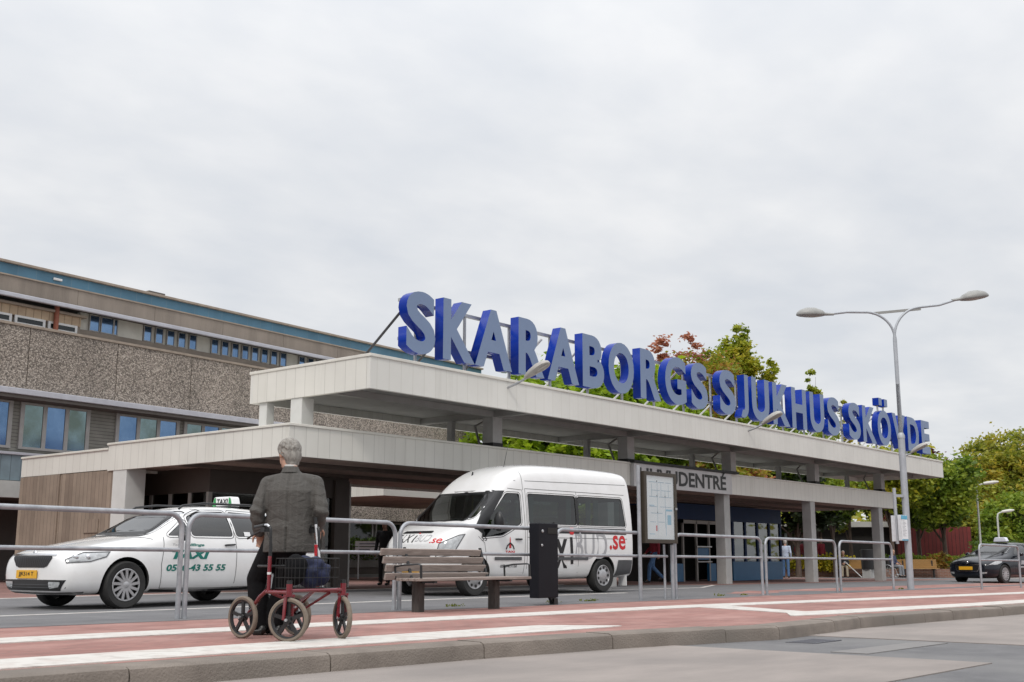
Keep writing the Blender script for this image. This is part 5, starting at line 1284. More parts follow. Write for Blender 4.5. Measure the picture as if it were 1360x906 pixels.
b = MB()
for k in range(12):
    b.box(.0, .16 + .15 * ((k * 7) % 5) / 5, -.1705, -.169, 1.80 - k * .036, 1.812 - k * .036)
b.build('printed_rows', mat('print_grey', (.38, .40, .42), rough=.6), cs)
b = MB(); b.box(-.28, -.10, -.02, .03, 1.26, 1.94); b.build('side_panel', MATS['case_white'], tt, bevel=.006)

def post_lamp(x, y, h, label, aim):
    t = thing('street_lamp', label, 'street lamp', (x, y, G(x, y)), aim)
    b = MB(); b.tube([(0, 0, -.05), (0, 0, h - .3), (.06, 0, h - .08), (.25, 0, h), (.45, 0, h + .04)], [.06, .05, .045, .04, .035], 10); b.build('pole', mat('far_pole_pale', (.50, .50, .47), rough=.5), t, smooth=40)
    b = MB(); b.rings([[(l, wv * math.cos(q), h + .05 + (l - .4) * .12 + hv * math.sin(q)) for q in np.linspace(0, 2 * PI, 12, endpoint=False)] for l, wv, hv in ((.35, .05, .05), (.5, .13, .08), (.95, .16, .09), (1.2, .1, .05), (1.22, .02, .02))]); b.build('lamp_head', mat('far_lamp_pale', (.60, .58, .54), rough=.5), t, smooth=50)
post_lamp(61.6, 19.1, 4.75, 'pale street lamp behind the black taxi, the taller of two', R(-45))
post_lamp(68.71, 20.26, 3.55, 'short pale street lamp behind the black taxi roof', R(-30))

# direction sign in the planting bed
ds = thing('direction_sign', 'white arrow direction sign with two blades in front of the hedge', 'sign', (27.3, 29.3, 0), R(-45))
for z in (1.10, .90):
    b = MB(); b.prism([(0, 0), (1.05, 0), (1.18, .085), (1.05, .17), (0, .17)], (0, 0, z), (1, 0, 0), (0, 0, 1), (0, .03, 0)); bl = b.build('blade', MATS['case_white'], ds)
    b = MB(); b.box(.14, .72 if z > 1 else .5, -.004, -.001, z + .06, z + .105); b.build('legend_bar', mat('legend_grey', (.2, .22, .26), rough=.6), bl)
for x in (.12, .95):
    b = MB(); b.tube([(x, .05, 0), (x, .05, 1.25)], .025, 8); b.build('post', steel_m, ds, smooth=40)

# far side: brick planter, benches, bin, low buildings
brick_m = grid_mat('planter_brick', (0.25, 0.12, 0.08), (0.20, 0.095, 0.065), (0.26, 0.21, 0.18), 0.25, 0.075, .01, rough=.9, bump=.4, axis='XZY', noise=4)
pl = thing('brick_planter', 'long low red brown brick planter behind the far benches', 'planter', (52.2, 27.3, -.24), R(-55))
b = MB(); b.box(0, 10.5, 0, .3, 0, .42); b.build('wall', brick_m, pl); b = MB(); b.box(0, 10.5, .3, 2.6, 0, .36); b.build('soil', mat('soil', (.05, .035, .025), rough=.95, scale=8), pl)
far_wood = mat('honey_bench_wood', (0.42, 0.25, 0.095), (0.33, 0.19, 0.07), rough=.6, scale=4, stretch=(1, 10, 10))
def far_bench(x, y, label):
    t = thing('park_bench', label, 'bench', (x, y, G(x, y)), R(-55), 'honey coloured benches by the planter')
    for i in range(4): b = MB(); b.bar((0, .18 + i * .03, .50 + i * .105), (1.9, .18 + i * .03, .50 + i * .105), .03, .098, up=(0, -.3, 1)); b.build('backrest_slat', far_wood, t)
    for i in range(4): b = MB(); b.box(0, 1.9, -.28 + i * .11, -.18 + i * .11, .42, .45); b.build('seat_slat', far_wood, t)
    for x_ in (.25, 1.65): b = MB(); b.box(x_, x_ + .06, -.26, .22, .36, .42); b.box(x_, x_ + .06, -.08, .02, 0, .36); b.box(x_, x_ + .06, .18, .24, .36, .82); b.build('leg', trim_black, t)
far_bench(54.25, 23.75, 'honey coloured park bench holding a seated person, left of the last canopy column')
far_bench(55.95, 21.35, 'empty honey coloured park bench to the right of the last canopy column')
fb = thing('litter_bin', 'round black litter bin beside the last canopy column', 'bin', (51.6, 21.1, G(51.6, 21)))
b = MB(); b.lathe([(.001, .4), (.28, .4), (.31, 1.28), (.27, 1.3), (.001, 1.3)], (0, 0, 0), (0, 0, 1), 20); b.build('drum', trim_black, fb, smooth=40)
b = MB(); b.box(-.2, .2, -.2, .2, 0, .4); b.build('base', col_m, fb)
low = thing('low_building', 'low dark building with pale roof edge seen below the far trees', 'building', (60.31, 30.52, -.3), R(-50.7))
b = MB(); b.box(-1, 8, 0, 6, 0, 2.75); b.build('wall', black_void, low); b = MB(); b.box(-1.3, 8.3, -.5, 6.3, 2.75, 3.05); b.build('roof', mat('pale_roof_edge', (.50, .50, .48), rough=.7, scale=2), low)  # plain near black wall without modelled openings
for i in range(3): b = MB(); b.box(1 + i * 2.7, 1.15 + i * 2.7, -.06, .0, 0, 2.75); b.build('pilaster', mat('grey_pilaster', (.16, .19, .19), rough=.7), low)
rw = thing('red_timber_wall', 'dark red timber wall under the trees right of the canopy', 'wall', (64.03, 24.40, -.3), R(-50.7))
b = MB(); b.box(0, 4.2, 0, .3, 0, 2.75); b.build('boards', grid_mat('dark_red_boards', (.16, .022, .02), (.13, .018, .016), (.05, .01, .008), .22, 6, .02, offset=0, noise=3, axis='XZY'), rw)
# ------------------------------------------------------------------ people
def ring_tube(mb, rings_, n=20):
    """rings_: list of (centre, rx, ry, right axis, fore axis)"""
    out = []
    for c, rx, ry, ax, ay in rings_:
        c = Vector(c); ax = Vector(ax).normalized(); ay = Vector(ay).normalized()
        out.append([c + ax * rx * math.cos(t) + ay * ry * math.sin(t) for t in np.linspace(0, 2 * PI, n, endpoint=False)])
    mb.rings(out)
def head_into(mb, c, s, f, up=Vector((0, 0, 1))):
    """skull, jaw, nose, ears; c centre, s size (height of head), f facing direction"""
    c = Vector(c); f = Vector(f).normalized(); r = f.cross(up).normalized(); u = r.cross(f)
    M = Matrix((r, f, u)).transposed()
    mb.ellip(c + u * s * .10, (s * .325, s * .40, s * .40), M, 20, 12)
    mb.ellip(c + f * s * .09 - u * s * .20, (s * .255, s * .28, s * .28), M, 18, 10)
    mb.capsule(c + f * s * .36 + u * s * .08, s * .035, c + f * s * .42 - u * s * .06, s * .065)
    mb.ellip(c + f * s * .33 - u * s * .24, (s * .10, s * .06, s * .035), M)
    mb.ellip(c + f * s * .31 + u * s * .11, (s * .22, s * .06, s * .04), M)
    mb.ellip(c + f * s * .27 - u * s * .40, (s * .10, s * .10, s * .07), M)
    for k in (-1, 1): mb.ellip(c + r * k * s * .335 + u * s * .0, (s * .035, s * .075, s * .12), M)
    return r, u, M
def hand_into(mb, wrist, d, palm_n, s=1.0, curl=.5, thumb_side=1):
    """palm with four unequal bent fingers and a thumb leaving its side; d points along the forearm"""
    w_ = Vector(wrist); d = Vector(d).normalized(); nrm = Vector(palm_n); nrm = (nrm - d * nrm.dot(d)).normalized(); sd = d.cross(nrm)
    mb.capsule(w_, .026 * s, w_ + d * .03 * s, .030 * s)
    M = Matrix((sd, d, nrm)).transposed(); mb.ellip(w_ + d * .055 * s, (.042 * s, .050 * s, .019 * s), M)
    for i, L in enumerate((.068, .078, .073, .058)):
        o = w_ + d * .088 * s + sd * (i - 1.5) * .021 * s * thumb_side * -1; a = curl
        p1 = o + (d * math.cos(a) + nrm * math.sin(a)) * L * .45 * s; p2 = p1 + (d * math.cos(a * 2.1) + nrm * math.sin(a * 2.1)) * L * .33 * s; p3 = p2 + (d * math.cos(a * 2.9) + nrm * math.sin(a * 2.9)) * L * .25 * s
        mb.limb([o, p1, p2, p3], [.0098 * s, .009 * s, .0085 * s, .0075 * s], 8)
    o = w_ + d * .03 * s + sd * .036 * s * thumb_side; p1 = o + (d * .6 + sd * .6 * thumb_side + nrm * .45) * .04 * s; p2 = p1 + (d * .75 + nrm * .6) * .035 * s
    mb.limb([o, p1, p2], [.0125 * s, .011 * s, .009 * s], 8)
def eyes(parent, c, s, f):
    f = Vector(f).normalized(); r = f.cross(Vector((0, 0, 1))).normalized(); u = r.cross(f); c = Vector(c)
    b = MB()
    for k in (-1, 1): b.ellip(c + r * k * s * .135 + f * s * .325 + u * s * .05, (s * .035, s * .03, s * .022))
    b.build('eye', mat('eye_dark', (.03, .025, .02), rough=.2), parent, smooth=60)
HAIRS = {'grey': mat('grey_hair', (.34, .32, .29), (.17, .155, .14), rough=.75, scale=34, stretch=(1, 1, .35), bump=.6, bscale=60), 'brown': mat('brown_hair', (.06, .03, .018), (.035, .018, .01), rough=.6, scale=30), 'dark': mat('dark_hair', (.016, .012, .010), rough=.6, scale=30), 'fair': mat('fair_hair', (.30, .20, .10), (.20, .13, .06), rough=.6, scale=30), 'white': mat('white_hair', (.55, .53, .5), (.4, .38, .35), rough=.7, scale=30)}
def person(label, loc, face, J, top, legs, hair='brown', shoes='dark', vox=.014, group=None, long_hair=False, head_turn=0.0, H=1.0):
    """J: joints in a local frame, +x forward, +y to the person's left"""
    t = thing('person', label, 'person', loc, face, group)
    g = lambda k: Vector(J[k])
    fx = Vector((math.cos(head_turn), math.sin(head_turn), 0))
    b = MB(); hs = .235 * H
    head_into(b, g('head'), hs, fx)
    b.capsule(g('head') - Vector((0.01, 0, .07)), .052, g('neck'), .058)
    b.limb([g('neck') - Vector((0, 0, .02)), g('chest'), g('pelvis')], [.07, .115, .12])
    for s in ('L', 'R'):
        b.limb([g('sh' + s), g('el' + s), g('wr' + s)], [.042, .034, .024]); b.limb([g('hip' + s), g('kn' + s), g('an' + s)], [.072, .048, .036])
        d = g('wr' + s) - g('el' + s); hand_into(b, g('wr' + s), d, (-.2, .9 if s == 'R' else -.9, -.1), 1.0, .45, -1 if s == 'L' else 1)
        b.capsule(g('an' + s), .03, g('an' + s) + Vector((.08, 0, -.03)), .025)
    body = blob('body', b, min(vox, .012), skin_m, t, 3)
    eyes(t, g('head'), hs, fx)
    b = MB(); ax = (0, 1, 0); c_ = g('chest'); p_ = g('pelvis'); n_ = g('neck')
    up = (c_ - p_).normalized(); fr = Vector((0, 1, 0)).cross(up) 
    ring_tube(b, [(p_ - up * .10, .165, .125, ax, fr), (p_ + up * .05, .165, .125, ax, fr), ((p_ + c_) / 2, .155, .12, ax, fr), (c_, .19, .13, ax, fr), (c_ + up * .08, .185, .115, ax, fr), (n_ - up * .05, .11, .085, ax, fr), (n_ + up * .0, .065, .065, ax, fr)])
    for s in ('L', 'R'):
        e = g('wr' + s) + (g('el' + s) - g('wr' + s)) * .12; b.limb([g('sh' + s), g('el' + s), e], [.068, .054, .042]); b.capsule(c_ + up * .06, .11, g('sh' + s), .068)
    blob('top', b, vox, top, t, 4)
    b = MB(); b.ellip(p_, (.13, .155, .12))
    for s in ('L', 'R'): b.limb([g('hip' + s), g('kn' + s), g('an' + s)], [.092, .068, .058]); 
    blob('trousers', b, vox, legs, t, 4)
    b = MB()
    for s in ('L', 'R'):
        a = g('an' + s); b.capsule(a + Vector((-.03, 0, -.045)), .042, a + Vector((.14, 0, -.055)), .036); b.capsule(a + Vector((0, 0, 0)), .045, a + Vector((.04, 0, -.04)), .042)
    blob('shoes', b, vox, {'dark': trim_black, 'brown': mat('brown_shoe', (.10, .055, .03), rough=.5)}[shoes], t, 3)
    b = MB(); h = g('head'); r = fx.cross(Vector((0, 0, 1)))
    M = Matrix((r, fx, Vector((0, 0, 1)))).transposed()
    b.ellip(h + Vector((0, 0, hs * .155)) - fx * hs * .05, (hs * .36, hs * .41, hs * .385), M, 18, 10); b.ellip(h - fx * hs * .16 - Vector((0, 0, hs * .08)), (hs * .33, hs * .27, hs * .30), M, 18, 10)
    if long_hair: b.ellip(h - fx * hs * .2 - Vector((0, 0, hs * .38)), (hs * .36, hs * .22, hs * .42), M)
    blob('hair', b, vox, HAIRS[hair], t, 2)
    return t
STAND = dict(head=(.03, 0, 1.63), neck=(0, 0, 1.47), chest=(0, 0, 1.27), pelvis=(0, 0, .95), shL=(0, .19, 1.40), shR=(0, -.19, 1.40), elL=(-.03, .25, 1.13), elR=(-.03, -.25, 1.13), wrL=(.08, .24, .89), wrR=(.08, -.24, .89),
             hipL=(0, .09, .92), hipR=(0, -.09, .92), knL=(.02, .10, .50), knR=(.02, -.10, .50), anL=(-.01, .11, .09), anR=(-.01, -.11, .09))
WALK = dict(STAND, knL=(.22, .09, .53), anL=(.26, .09, .10), knR=(.02, -.09, .49), anR=(-.32, -.09, .17), wrL=(-.02, .26, .88), wrR=(.18, -.25, .92))
SIT = dict(head=(.04, 0, 1.19), neck=(.0, 0, 1.02), chest=(-.01, 0, .83), pelvis=(0, 0, .53), shL=(0, .19, .96), shR=(0, -.19, .96), elL=(.06, .24, .70), elR=(.06, -.24, .70), wrL=(.28, .16, .64), wrR=(.28, -.16, .64),
           hipL=(.02, .09, .52), hipR=(.02, -.09, .52), knL=(.44, .11, .50), knR=(.44, -.11, .50), anL=(.46, .12, .09), anR=(.46, -.12, .09))
jeans = mat('blue_jeans', (.10, .20, .38), (.06, .13, .27), rough=.85, scale=9)
dark_cloth = mat('dark_cloth', (.022, .022, .025), rough=.9, scale=12)
maroon = mat('maroon_cloth', (.30, .022, .04), (.22, .016, .03), rough=.8, scale=9)
beige_cloth = mat('beige_cloth', (.42, .36, .27), (.36, .30, .22), rough=.9, scale=9)
blue_shirt = mat('pale_blue_shirt', (.50, .58, .72), (.44, .52, .66), rough=.85, scale=9)
pink_cloth = mat('pink_cloth', (.50, .08, .16), rough=.85, scale=9)
grey_cloth = mat('grey_cloth', (.22, .23, .25), rough=.9, scale=9)
# in and around the minibus
def sub_sit(dz=0): return dict(SIT)
vcos, vsin = math.cos(VA), math.sin(VA)
vox_, voy_ = local_to(VX, VY, VA, -.95, .96)
def in_van(lx, ly): return local_to(vox_, voy_, VA, lx, ly)
x, y = in_van(2.22, -.45); person('driver with dark hair sitting at the wheel of the white minibus', (x, y, G(x, y) + .28), VA + PI, SIT, dark_cloth, dark_cloth, 'dark', vox=.016)
x, y = in_van(2.22, .45); person('front passenger in the white minibus beside the yellow pole', (x, y, G(x, y) + .26), VA + PI, SIT, grey_cloth, dark_cloth, 'fair', vox=.016)
person('brown haired person standing beyond the bonnet of the white minibus', (22.15, 22.6, G(22, 22)), R(200), STAND, dark_cloth, dark_cloth, 'brown', vox=.016, long_hair=True)
person('person in blue jeans and dark red top walking below the notice board', (31.34, 19.81, G(32, 20)), R(150), WALK, maroon, jeans, 'dark', vox=.016)
person('person in pale blue shirt standing at the right corner of the blue pavilion', (49.9, 24.35, G(50, 24)), R(10), STAND, blue_shirt, jeans, 'white', vox=.018)
person('fair haired person in a maroon jacket standing behind the planter', (55.45, 25.09, -.02), R(250), STAND, maroon, dark_cloth, 'fair', vox=.018)
person('person in dark clothes standing in the shade left of the maroon jacket', (55.87, 26.47, -.02), R(240), STAND, maroon, dark_cloth, 'dark', vox=.018)
person('person in pink bending over the planter behind the yellow shrub', (54.9, 26.6, .10), R(250), dict(SIT), pink_cloth, dark_cloth, 'dark', vox=.018)
cane_p = dict(SIT, wrR=(.42, -.10, .66), elR=(.16, -.23, .68), wrL=(.36, .04, .68))
cx, cy = 54.15, 23.45
person('elderly person in beige trousers sitting on the left park bench with a pale cane', (cx + .12, cy - .02, G(cx, cy) - .02), R(-150), cane_p, dark_cloth, beige_cloth, 'white', vox=.018)
cn = thing('walking_cane', 'pale walking cane leaning forward from the seated person', 'cane', (cx - .30, cy - .30, G(cx, cy)), R(-60))
b = MB(); b.tube([(.75, .0, .0), (.06, 0, .68), (.0, 0, .74), (-.06, 0, .72)], .022, 8); b.build('shaft', white_frame, cn, smooth=40)
# wheelchair with its user
wx, wy = 54.75, 21.15
wc = thing('wheelchair', 'wheelchair parked just right of the last canopy column', 'wheelchair', (wx, wy, G(wx, wy)), R(-100))
b = MB(); b.box(-.22, .24, -.22, .22, .44, .49); b.build('seat', trim_black, wc); b = MB(); b.box(-.28, -.23, -.22, .22, .49, .95); b.build('backrest', trim_black, wc)
for s in (-1, 1):
    b = MB(); b.lathe([(.29, -.015), (.31, 0), (.29, .015), (.28, 0)], (-.12, s * .28, .31), (0, 1, 0), 28, closed=True)
    for a in range(8): b.tube([(-.12, s * .28, .31), (-.12 + .28 * math.cos(a * PI / 4), s * .28, .31 + .28 * math.sin(a * PI / 4))], .005, 5)
    b.build('wheel', steel_m, wc, smooth=40)
    b = MB(); b.lathe([(.08, -.015), (.095, 0), (.08, .015), (.05, 0)], (.32, s * .24, .095), (0, 1, 0), 18, closed=True); b.build('castor', steel_m, wc, smooth=40)
    b = MB(); b.tube([(-.30, s * .23, 1.0), (-.25, s * .23, .92), (-.25, s * .23, .45), (.26, s * .23, .45), (.34, s * .20, .18), (.48, s * .18, .14)], .014, 8); b.build('side_frame', steel_m, wc, smooth=40)
person('person in a red top and dark jacket sitting in the wheelchair', (wx, wy, G(wx, wy) + .03), R(-100), SIT, mat('blue_black_jacket', (.05, .06, .11), rough=.9), grey_cloth, 'fair', vox=.018)

# ------------------------------------------------------------------ the elderly man with the walker
jacket_m = bpy.data.materials.new('grey_check_jacket'); jacket_m.use_nodes = True
t_ = jacket_m.node_tree; pb = t_.nodes['Principled BSDF']; pb.inputs['Roughness'].default_value = .9
tc_ = t_.nodes.new('ShaderNodeTexCoord')
def _wave(ax, sc_, sharp):
    w_ = t_.nodes.new('ShaderNodeTexWave'); w_.bands_direction = ax; w_.inputs['Scale'].default_value = sc_; w_.inputs['Distortion'].default_value = .3; w_.inputs['Detail'].default_value = 1
    t_.links.new(tc_.outputs['Object'], w_.inputs['Vector']); m_ = t_.nodes.new('ShaderNodeMapRange'); m_.inputs['From Min'].default_value = sharp; t_.links.new(w_.outputs['Fac'], m_.inputs['Value']); return m_.outputs[0]
a1 = _wave('X', 5.5, .82); a2 = _wave('Z', 4.5, .97)
nz_ = t_.nodes.new('ShaderNodeTexNoise'); nz_.inputs['Scale'].default_value = 160; t_.links.new(tc_.outputs['Object'], nz_.inputs['Vector'])
mxa = t_.nodes.new('ShaderNodeMath'); mxa.operation = 'MAXIMUM'; t_.links.new(a1, mxa.inputs[0]); t_.links.new(a2, mxa.inputs[1])
s1 = t_.nodes.new('ShaderNodeMath'); s1.operation = 'MULTIPLY_ADD'; s1.inputs[1].default_value = .22; t_.links.new(mxa.outputs[0], s1.inputs[0]); t_.links.new(nz_.outputs['Fac'], s1.inputs[2])
r_ = t_.nodes.new('ShaderNodeValToRGB'); r_.color_ramp.elements[0].position = .3; r_.color_ramp.elements[0].color = (.062, .058, .053, 1); r_.color_ramp.elements[1].position = .95; r_.color_ramp.elements[1].color = (.090, .084, .077, 1)
t_.links.new(s1.outputs[0], r_.inputs[0]); t_.links.new(r_.outputs[0], pb.inputs['Base Color'])
wr_ = t_.nodes.new('ShaderNodeTexNoise'); wr_.inputs['Scale'].default_value = 9; wr_.inputs['Detail'].default_value = 3; wr_.inputs['Distortion'].default_value = 1.2
mp_n = t_.nodes.new('ShaderNodeMapping'); mp_n.inputs['Scale'].default_value = (1, 1, 1.6); t_.links.new(tc_.outputs['Object'], mp_n.inputs[0]); t_.links.new(mp_n.outputs[0], wr_.inputs['Vector'])
bp_ = t_.nodes.new('ShaderNodeBump'); bp_.inputs['Strength'].default_value = .55; bp_.inputs['Distance'].default_value = .03; t_.links.new(wr_.outputs['Fac'], bp_.inputs['Height']); t_.links.new(bp_.outputs[0], pb.inputs['Normal'])

# local frame: x to his right, y the way he faces, z up
mx0, my0 = 6.82, 8.18
man = thing('person', 'elderly grey haired man in grey checked jacket with his back turned at red walker', 'person', (mx0, my0, G(mx0, my0)), R(39.3 - 90))
V = Vector
hd = V((-.055, .06, 1.622)); hf = V((-.76, .64, -.08)).normalized()
shL, shR = V((-.212, .0, 1.345)), V((.212, .0, 1.350)); elL, elR = V((-.290, -.09, 1.09)), V((.290, -.09, 1.10)); wrL, wrR = V((-.285, .02, .915)), V((.215, .17, .96))
hipL, hipR = V((-.11, .0, .86)), V((.08, .0, .86)); knL, knR = V((-.325, .20, .50)), V((-.08, .16, .48)); anL, anR = V((-.285, .19, .10)), V((-.135, .20, .10))
b = MB(); hr, hu, HM = head_into(b, hd, .248, hf)
b.capsule(hd - V((0, .01, .06)), .062, V((0, .0, 1.44)), .072)
for k_ in (-1, 1): b.ellip(hd + hr * k_ * .090 - hf * .004 - hu * .004, (.012, .021, .034), HM)
b.limb([V((0, .0, 1.42)), V((0, -.03, 1.2)), V((0, -.01, .88))], [.08, .12, .12])
for sh, el, wr, sd in ((shL, elL, wrL, -1), (shR, elR, wrR, 1)):
    b.limb([sh, el, wr], [.045, .036, .026]); hand_into(b, wr, (wr - el) + V((sd * -.0, .10, -.02)), V((0, -.2, -1)), 1.05, .62, -sd)
for h_, k_, a_ in ((hipL, knL, anL), (hipR, knR, anR)): b.limb([h_, k_, a_], [.07, .05, .038]); b.capsule(a_, .035, a_ + V((0, .12, -.05)), .03)
body = blob('body', b, .0065, skin_m, man, 4)
eyes(man, hd, .248, hf)
# jacket: back yoke, shoulders, body to the hem, sleeves
b = MB(); X = V((1, 0, 0)); Yv = V((0, 1, 0))
ring_tube(b, [((-.005, -.01, .735), .235, .165, X, Yv), ((-.005, -.015, .80), .232, .165, X, Yv), ((0, -.02, .92), .222, .160, X, Yv), ((0, -.025, 1.05), .212, .148, X, Yv), ((0, -.03, 1.18), .222, .150, X, Yv), ((0, -.035, 1.28), .228, .145, X, Yv),
              ((-.002, -.02, 1.355), .195, .120, X, Yv), ((-.005, -.005, 1.42), .130, .095, X, Yv), ((-.01, .005, 1.462), .085, .075, X, Yv), ((-.015, .012, 1.49), .062, .064, X, Yv)], 28)
for sh, el, wr in ((shL, elL, wrL), (shR, elR, wrR)):
    b.limb([sh, el, wr + (el - wr) * .05], [.080, .068, .056], 16); b.capsule(sh * .5 + V((0, -.01, 1.41 * .5)), .070, sh, .080)
jk = blob('jacket', b, .009, jacket_m, man, 5)
# drape folds pressed into the cloth
me = jk.data; co = np.empty(len(me.vertices) * 3, 'f'); me.vertices.foreach_get('co', co); co = co.reshape(-1, 3); no = np.empty_like(co).ravel(); me.vertices.foreach_get('normal', no); no = no.reshape(-1, 3)
x_, y_, z_ = co.T
back = np.clip(-no[:, 1], 0, 1); low = np.clip((1.35 - z_) / .5, 0, 1)
d_ = .0045 * np.sin(x_ * 34 + z_ * 9) * low * back + .006 * np.sin((z_ - .35 * x_) * 48 + 2 * np.sin(x_ * 9)) * np.exp(-((z_ - .98) / .10) ** 2) * back * (x_ < .02)
arm = np.abs(x_) > .235
d_ += .0065 * np.sin(z_ * 70 + x_ * 22) * np.exp(-((z_ - 1.08) / .12) ** 2) * arm
seam = -.010 * np.exp(-((x_ + .004) / .006) ** 2) * back * (z_ < 1.44)
arm_seam = -.008 * np.exp(-((np.abs(x_) - .212 - .03 * (1.38 - z_)) / .010) ** 2) * (z_ > 1.12) * (z_ < 1.42)
vent = -.014 * np.exp(-((x_ + .004) / .007) ** 2) * (z_ < .95) * back
co += no * (d_ + seam + vent + arm_seam)[:, None]; me.vertices.foreach_set('co', co.ravel()); me.update()
# collar and shirt edge
b = MB(); ring_tube(b, [((-.012, -.003, 1.452), .090, .088, X, Yv), ((-.016, .004, 1.488), .074, .076, X, Yv), ((-.018, .008, 1.508), .066, .068, X, Yv), ((-.016, .006, 1.49), .060, .062, X, Yv)], 24); b.build('collar', jacket_m, jk, smooth=60)
b = MB(); ring_tube(b, [((-.018, .012, 1.48), .058, .060, X, Yv), ((-.024, .014, 1.524), .058, .060, X, Yv)], 24); b.build('shirt_collar', mat('shirt_white', (.62, .62, .60), rough=.8), man, smooth=60)
black_cloth = mat('black_trouser_cloth', (.005, .005, .006), (.009, .009, .010), spec=.15, rough=.95, scale=14, bump=.5, bscale=12)
b = MB(); b.ellip(V((0, -.0, .82)), (.185, .135, .14))
for h_, k_, a_ in ((hipL, knL, anL), (hipR, knR, anR)): b.limb([h_, k_, a_ + V((0, -.005, .0))], [.118, .098, .088], 14)
blob('trousers', b, .01, black_cloth, man, 5)
b = MB()
for a_ in (anL, anR):
    f_ = V((-.62, .78, 0)); b.capsule(a_ - f_ * .06 + V((0, 0, -.045)), .048, a_ + f_ * .19 + V((0, 0, -.060)), .040); b.capsule(a_ + V((0, -.01, -.0)), .045, a_ + V((0, .03, -.04)), .046); b.box(a_.x - .04, a_.x + .04, a_.y - .10, a_.y - .03, a_.z - .10, a_.z - .05)
blob('shoes', b, .008, mat('black_shoe', (.010, .010, .010), rough=.4), man, 3)
# hair: thick on the back of the head, thinner crown, combed
b = MB(); b.ellip(hd + hu * .056 - hf * .012, (.101, .114, .096), HM, 24, 14); b.ellip(hd - hf * .062 - hu * .012, (.094, .066, .092), HM, 22, 12); b.ellip(hd - hf * .056 - hu * .075, (.074, .05, .055), HM, 20, 10)
for q in range(240):
    a = rng.uniform(0, 2 * PI); e_ = rng.uniform(-.7, 1.4)
    d = (hr * math.cos(a) * math.cos(e_) + hf * math.sin(a) * math.cos(e_) + hu * math.sin(e_))
    if d.dot(hf) > .45 and e_ < .7: continue
    p = hd + hu * .044 - hf * .018 + V((d.x * .098, d.y * .102, d.z * .100)); tdir = (hu * -1 + hf * -.3 + hr * rng.uniform(-.5, .5)); tdir = (tdir - d * tdir.dot(d)).normalized()
    b.tube([p - tdir * .018 - d * .006, p + d * .008, p + tdir * .030 + d * .004 + d * .001], [.005, .008, .004], 6)
blob('hair', b, .0052, HAIRS['grey'], man, 1)

# ------------------------------------------------------------------ red four wheeled walker
red_m = mat('walker_red', (.17, .008, .016), (.13, .006, .012), rough=.25, scale=6, coat=.8)
tan_tyre = mat('tan_grey_tyre', (.20, .165, .13), (.15, .12, .095), rough=.85, scale=20)
wk = thing('walker', 'red four wheeled walker with black wire basket and tan tyres beside the kerb', 'walker', (6.62, 7.87, G(6.62, 7.87)), R(-4.6))
WH = .18
def walker_wheel(x, y, ang):
    b = MB(); b.lathe([(.150, -.018), (.168, -.021), (.178, -.012), (.180, 0), (.178, .012), (.168, .021), (.150, .018)], (0, 0, 0), (1, 0, 0), 40, closed=True); t = b.build('wheel', tan_tyre, wk, smooth=50); t.location = (x, y, WH); t.rotation_euler = (0, 0, ang)
    b = MB(); b.lathe([(.151, -.016), (.151, .016), (.136, .012), (.136, -.012)], (0, 0, 0), (1, 0, 0), 40, closed=True)
    for k in range(5):
        a = 2 * PI * k / 5 + .3; d = V((0, math.cos(a), math.sin(a))); b.bar(d * .02, d * .142, .030, .018, up=(1, 0, 0))
    b.lathe([(.001, -.03), (.034, -.03), (.038, 0), (.034, .03), (.001, .03)], (0, 0, 0), (1, 0, 0), 20); b.build('rim', trim_black, t, smooth=40)
    b = MB(); b.tube([(-.05, 0, 0), (.05, 0, 0)], .012, 10); b.build('axle', steel_m, t, smooth=40)
FX, FYf, FYr = .28, -.335, .335
for s in (-1, 1):
    walker_wheel(s * FX, FYf, R(28 if s < 0 else -15)); walker_wheel(s * (FX + .0), FYr, R(8))
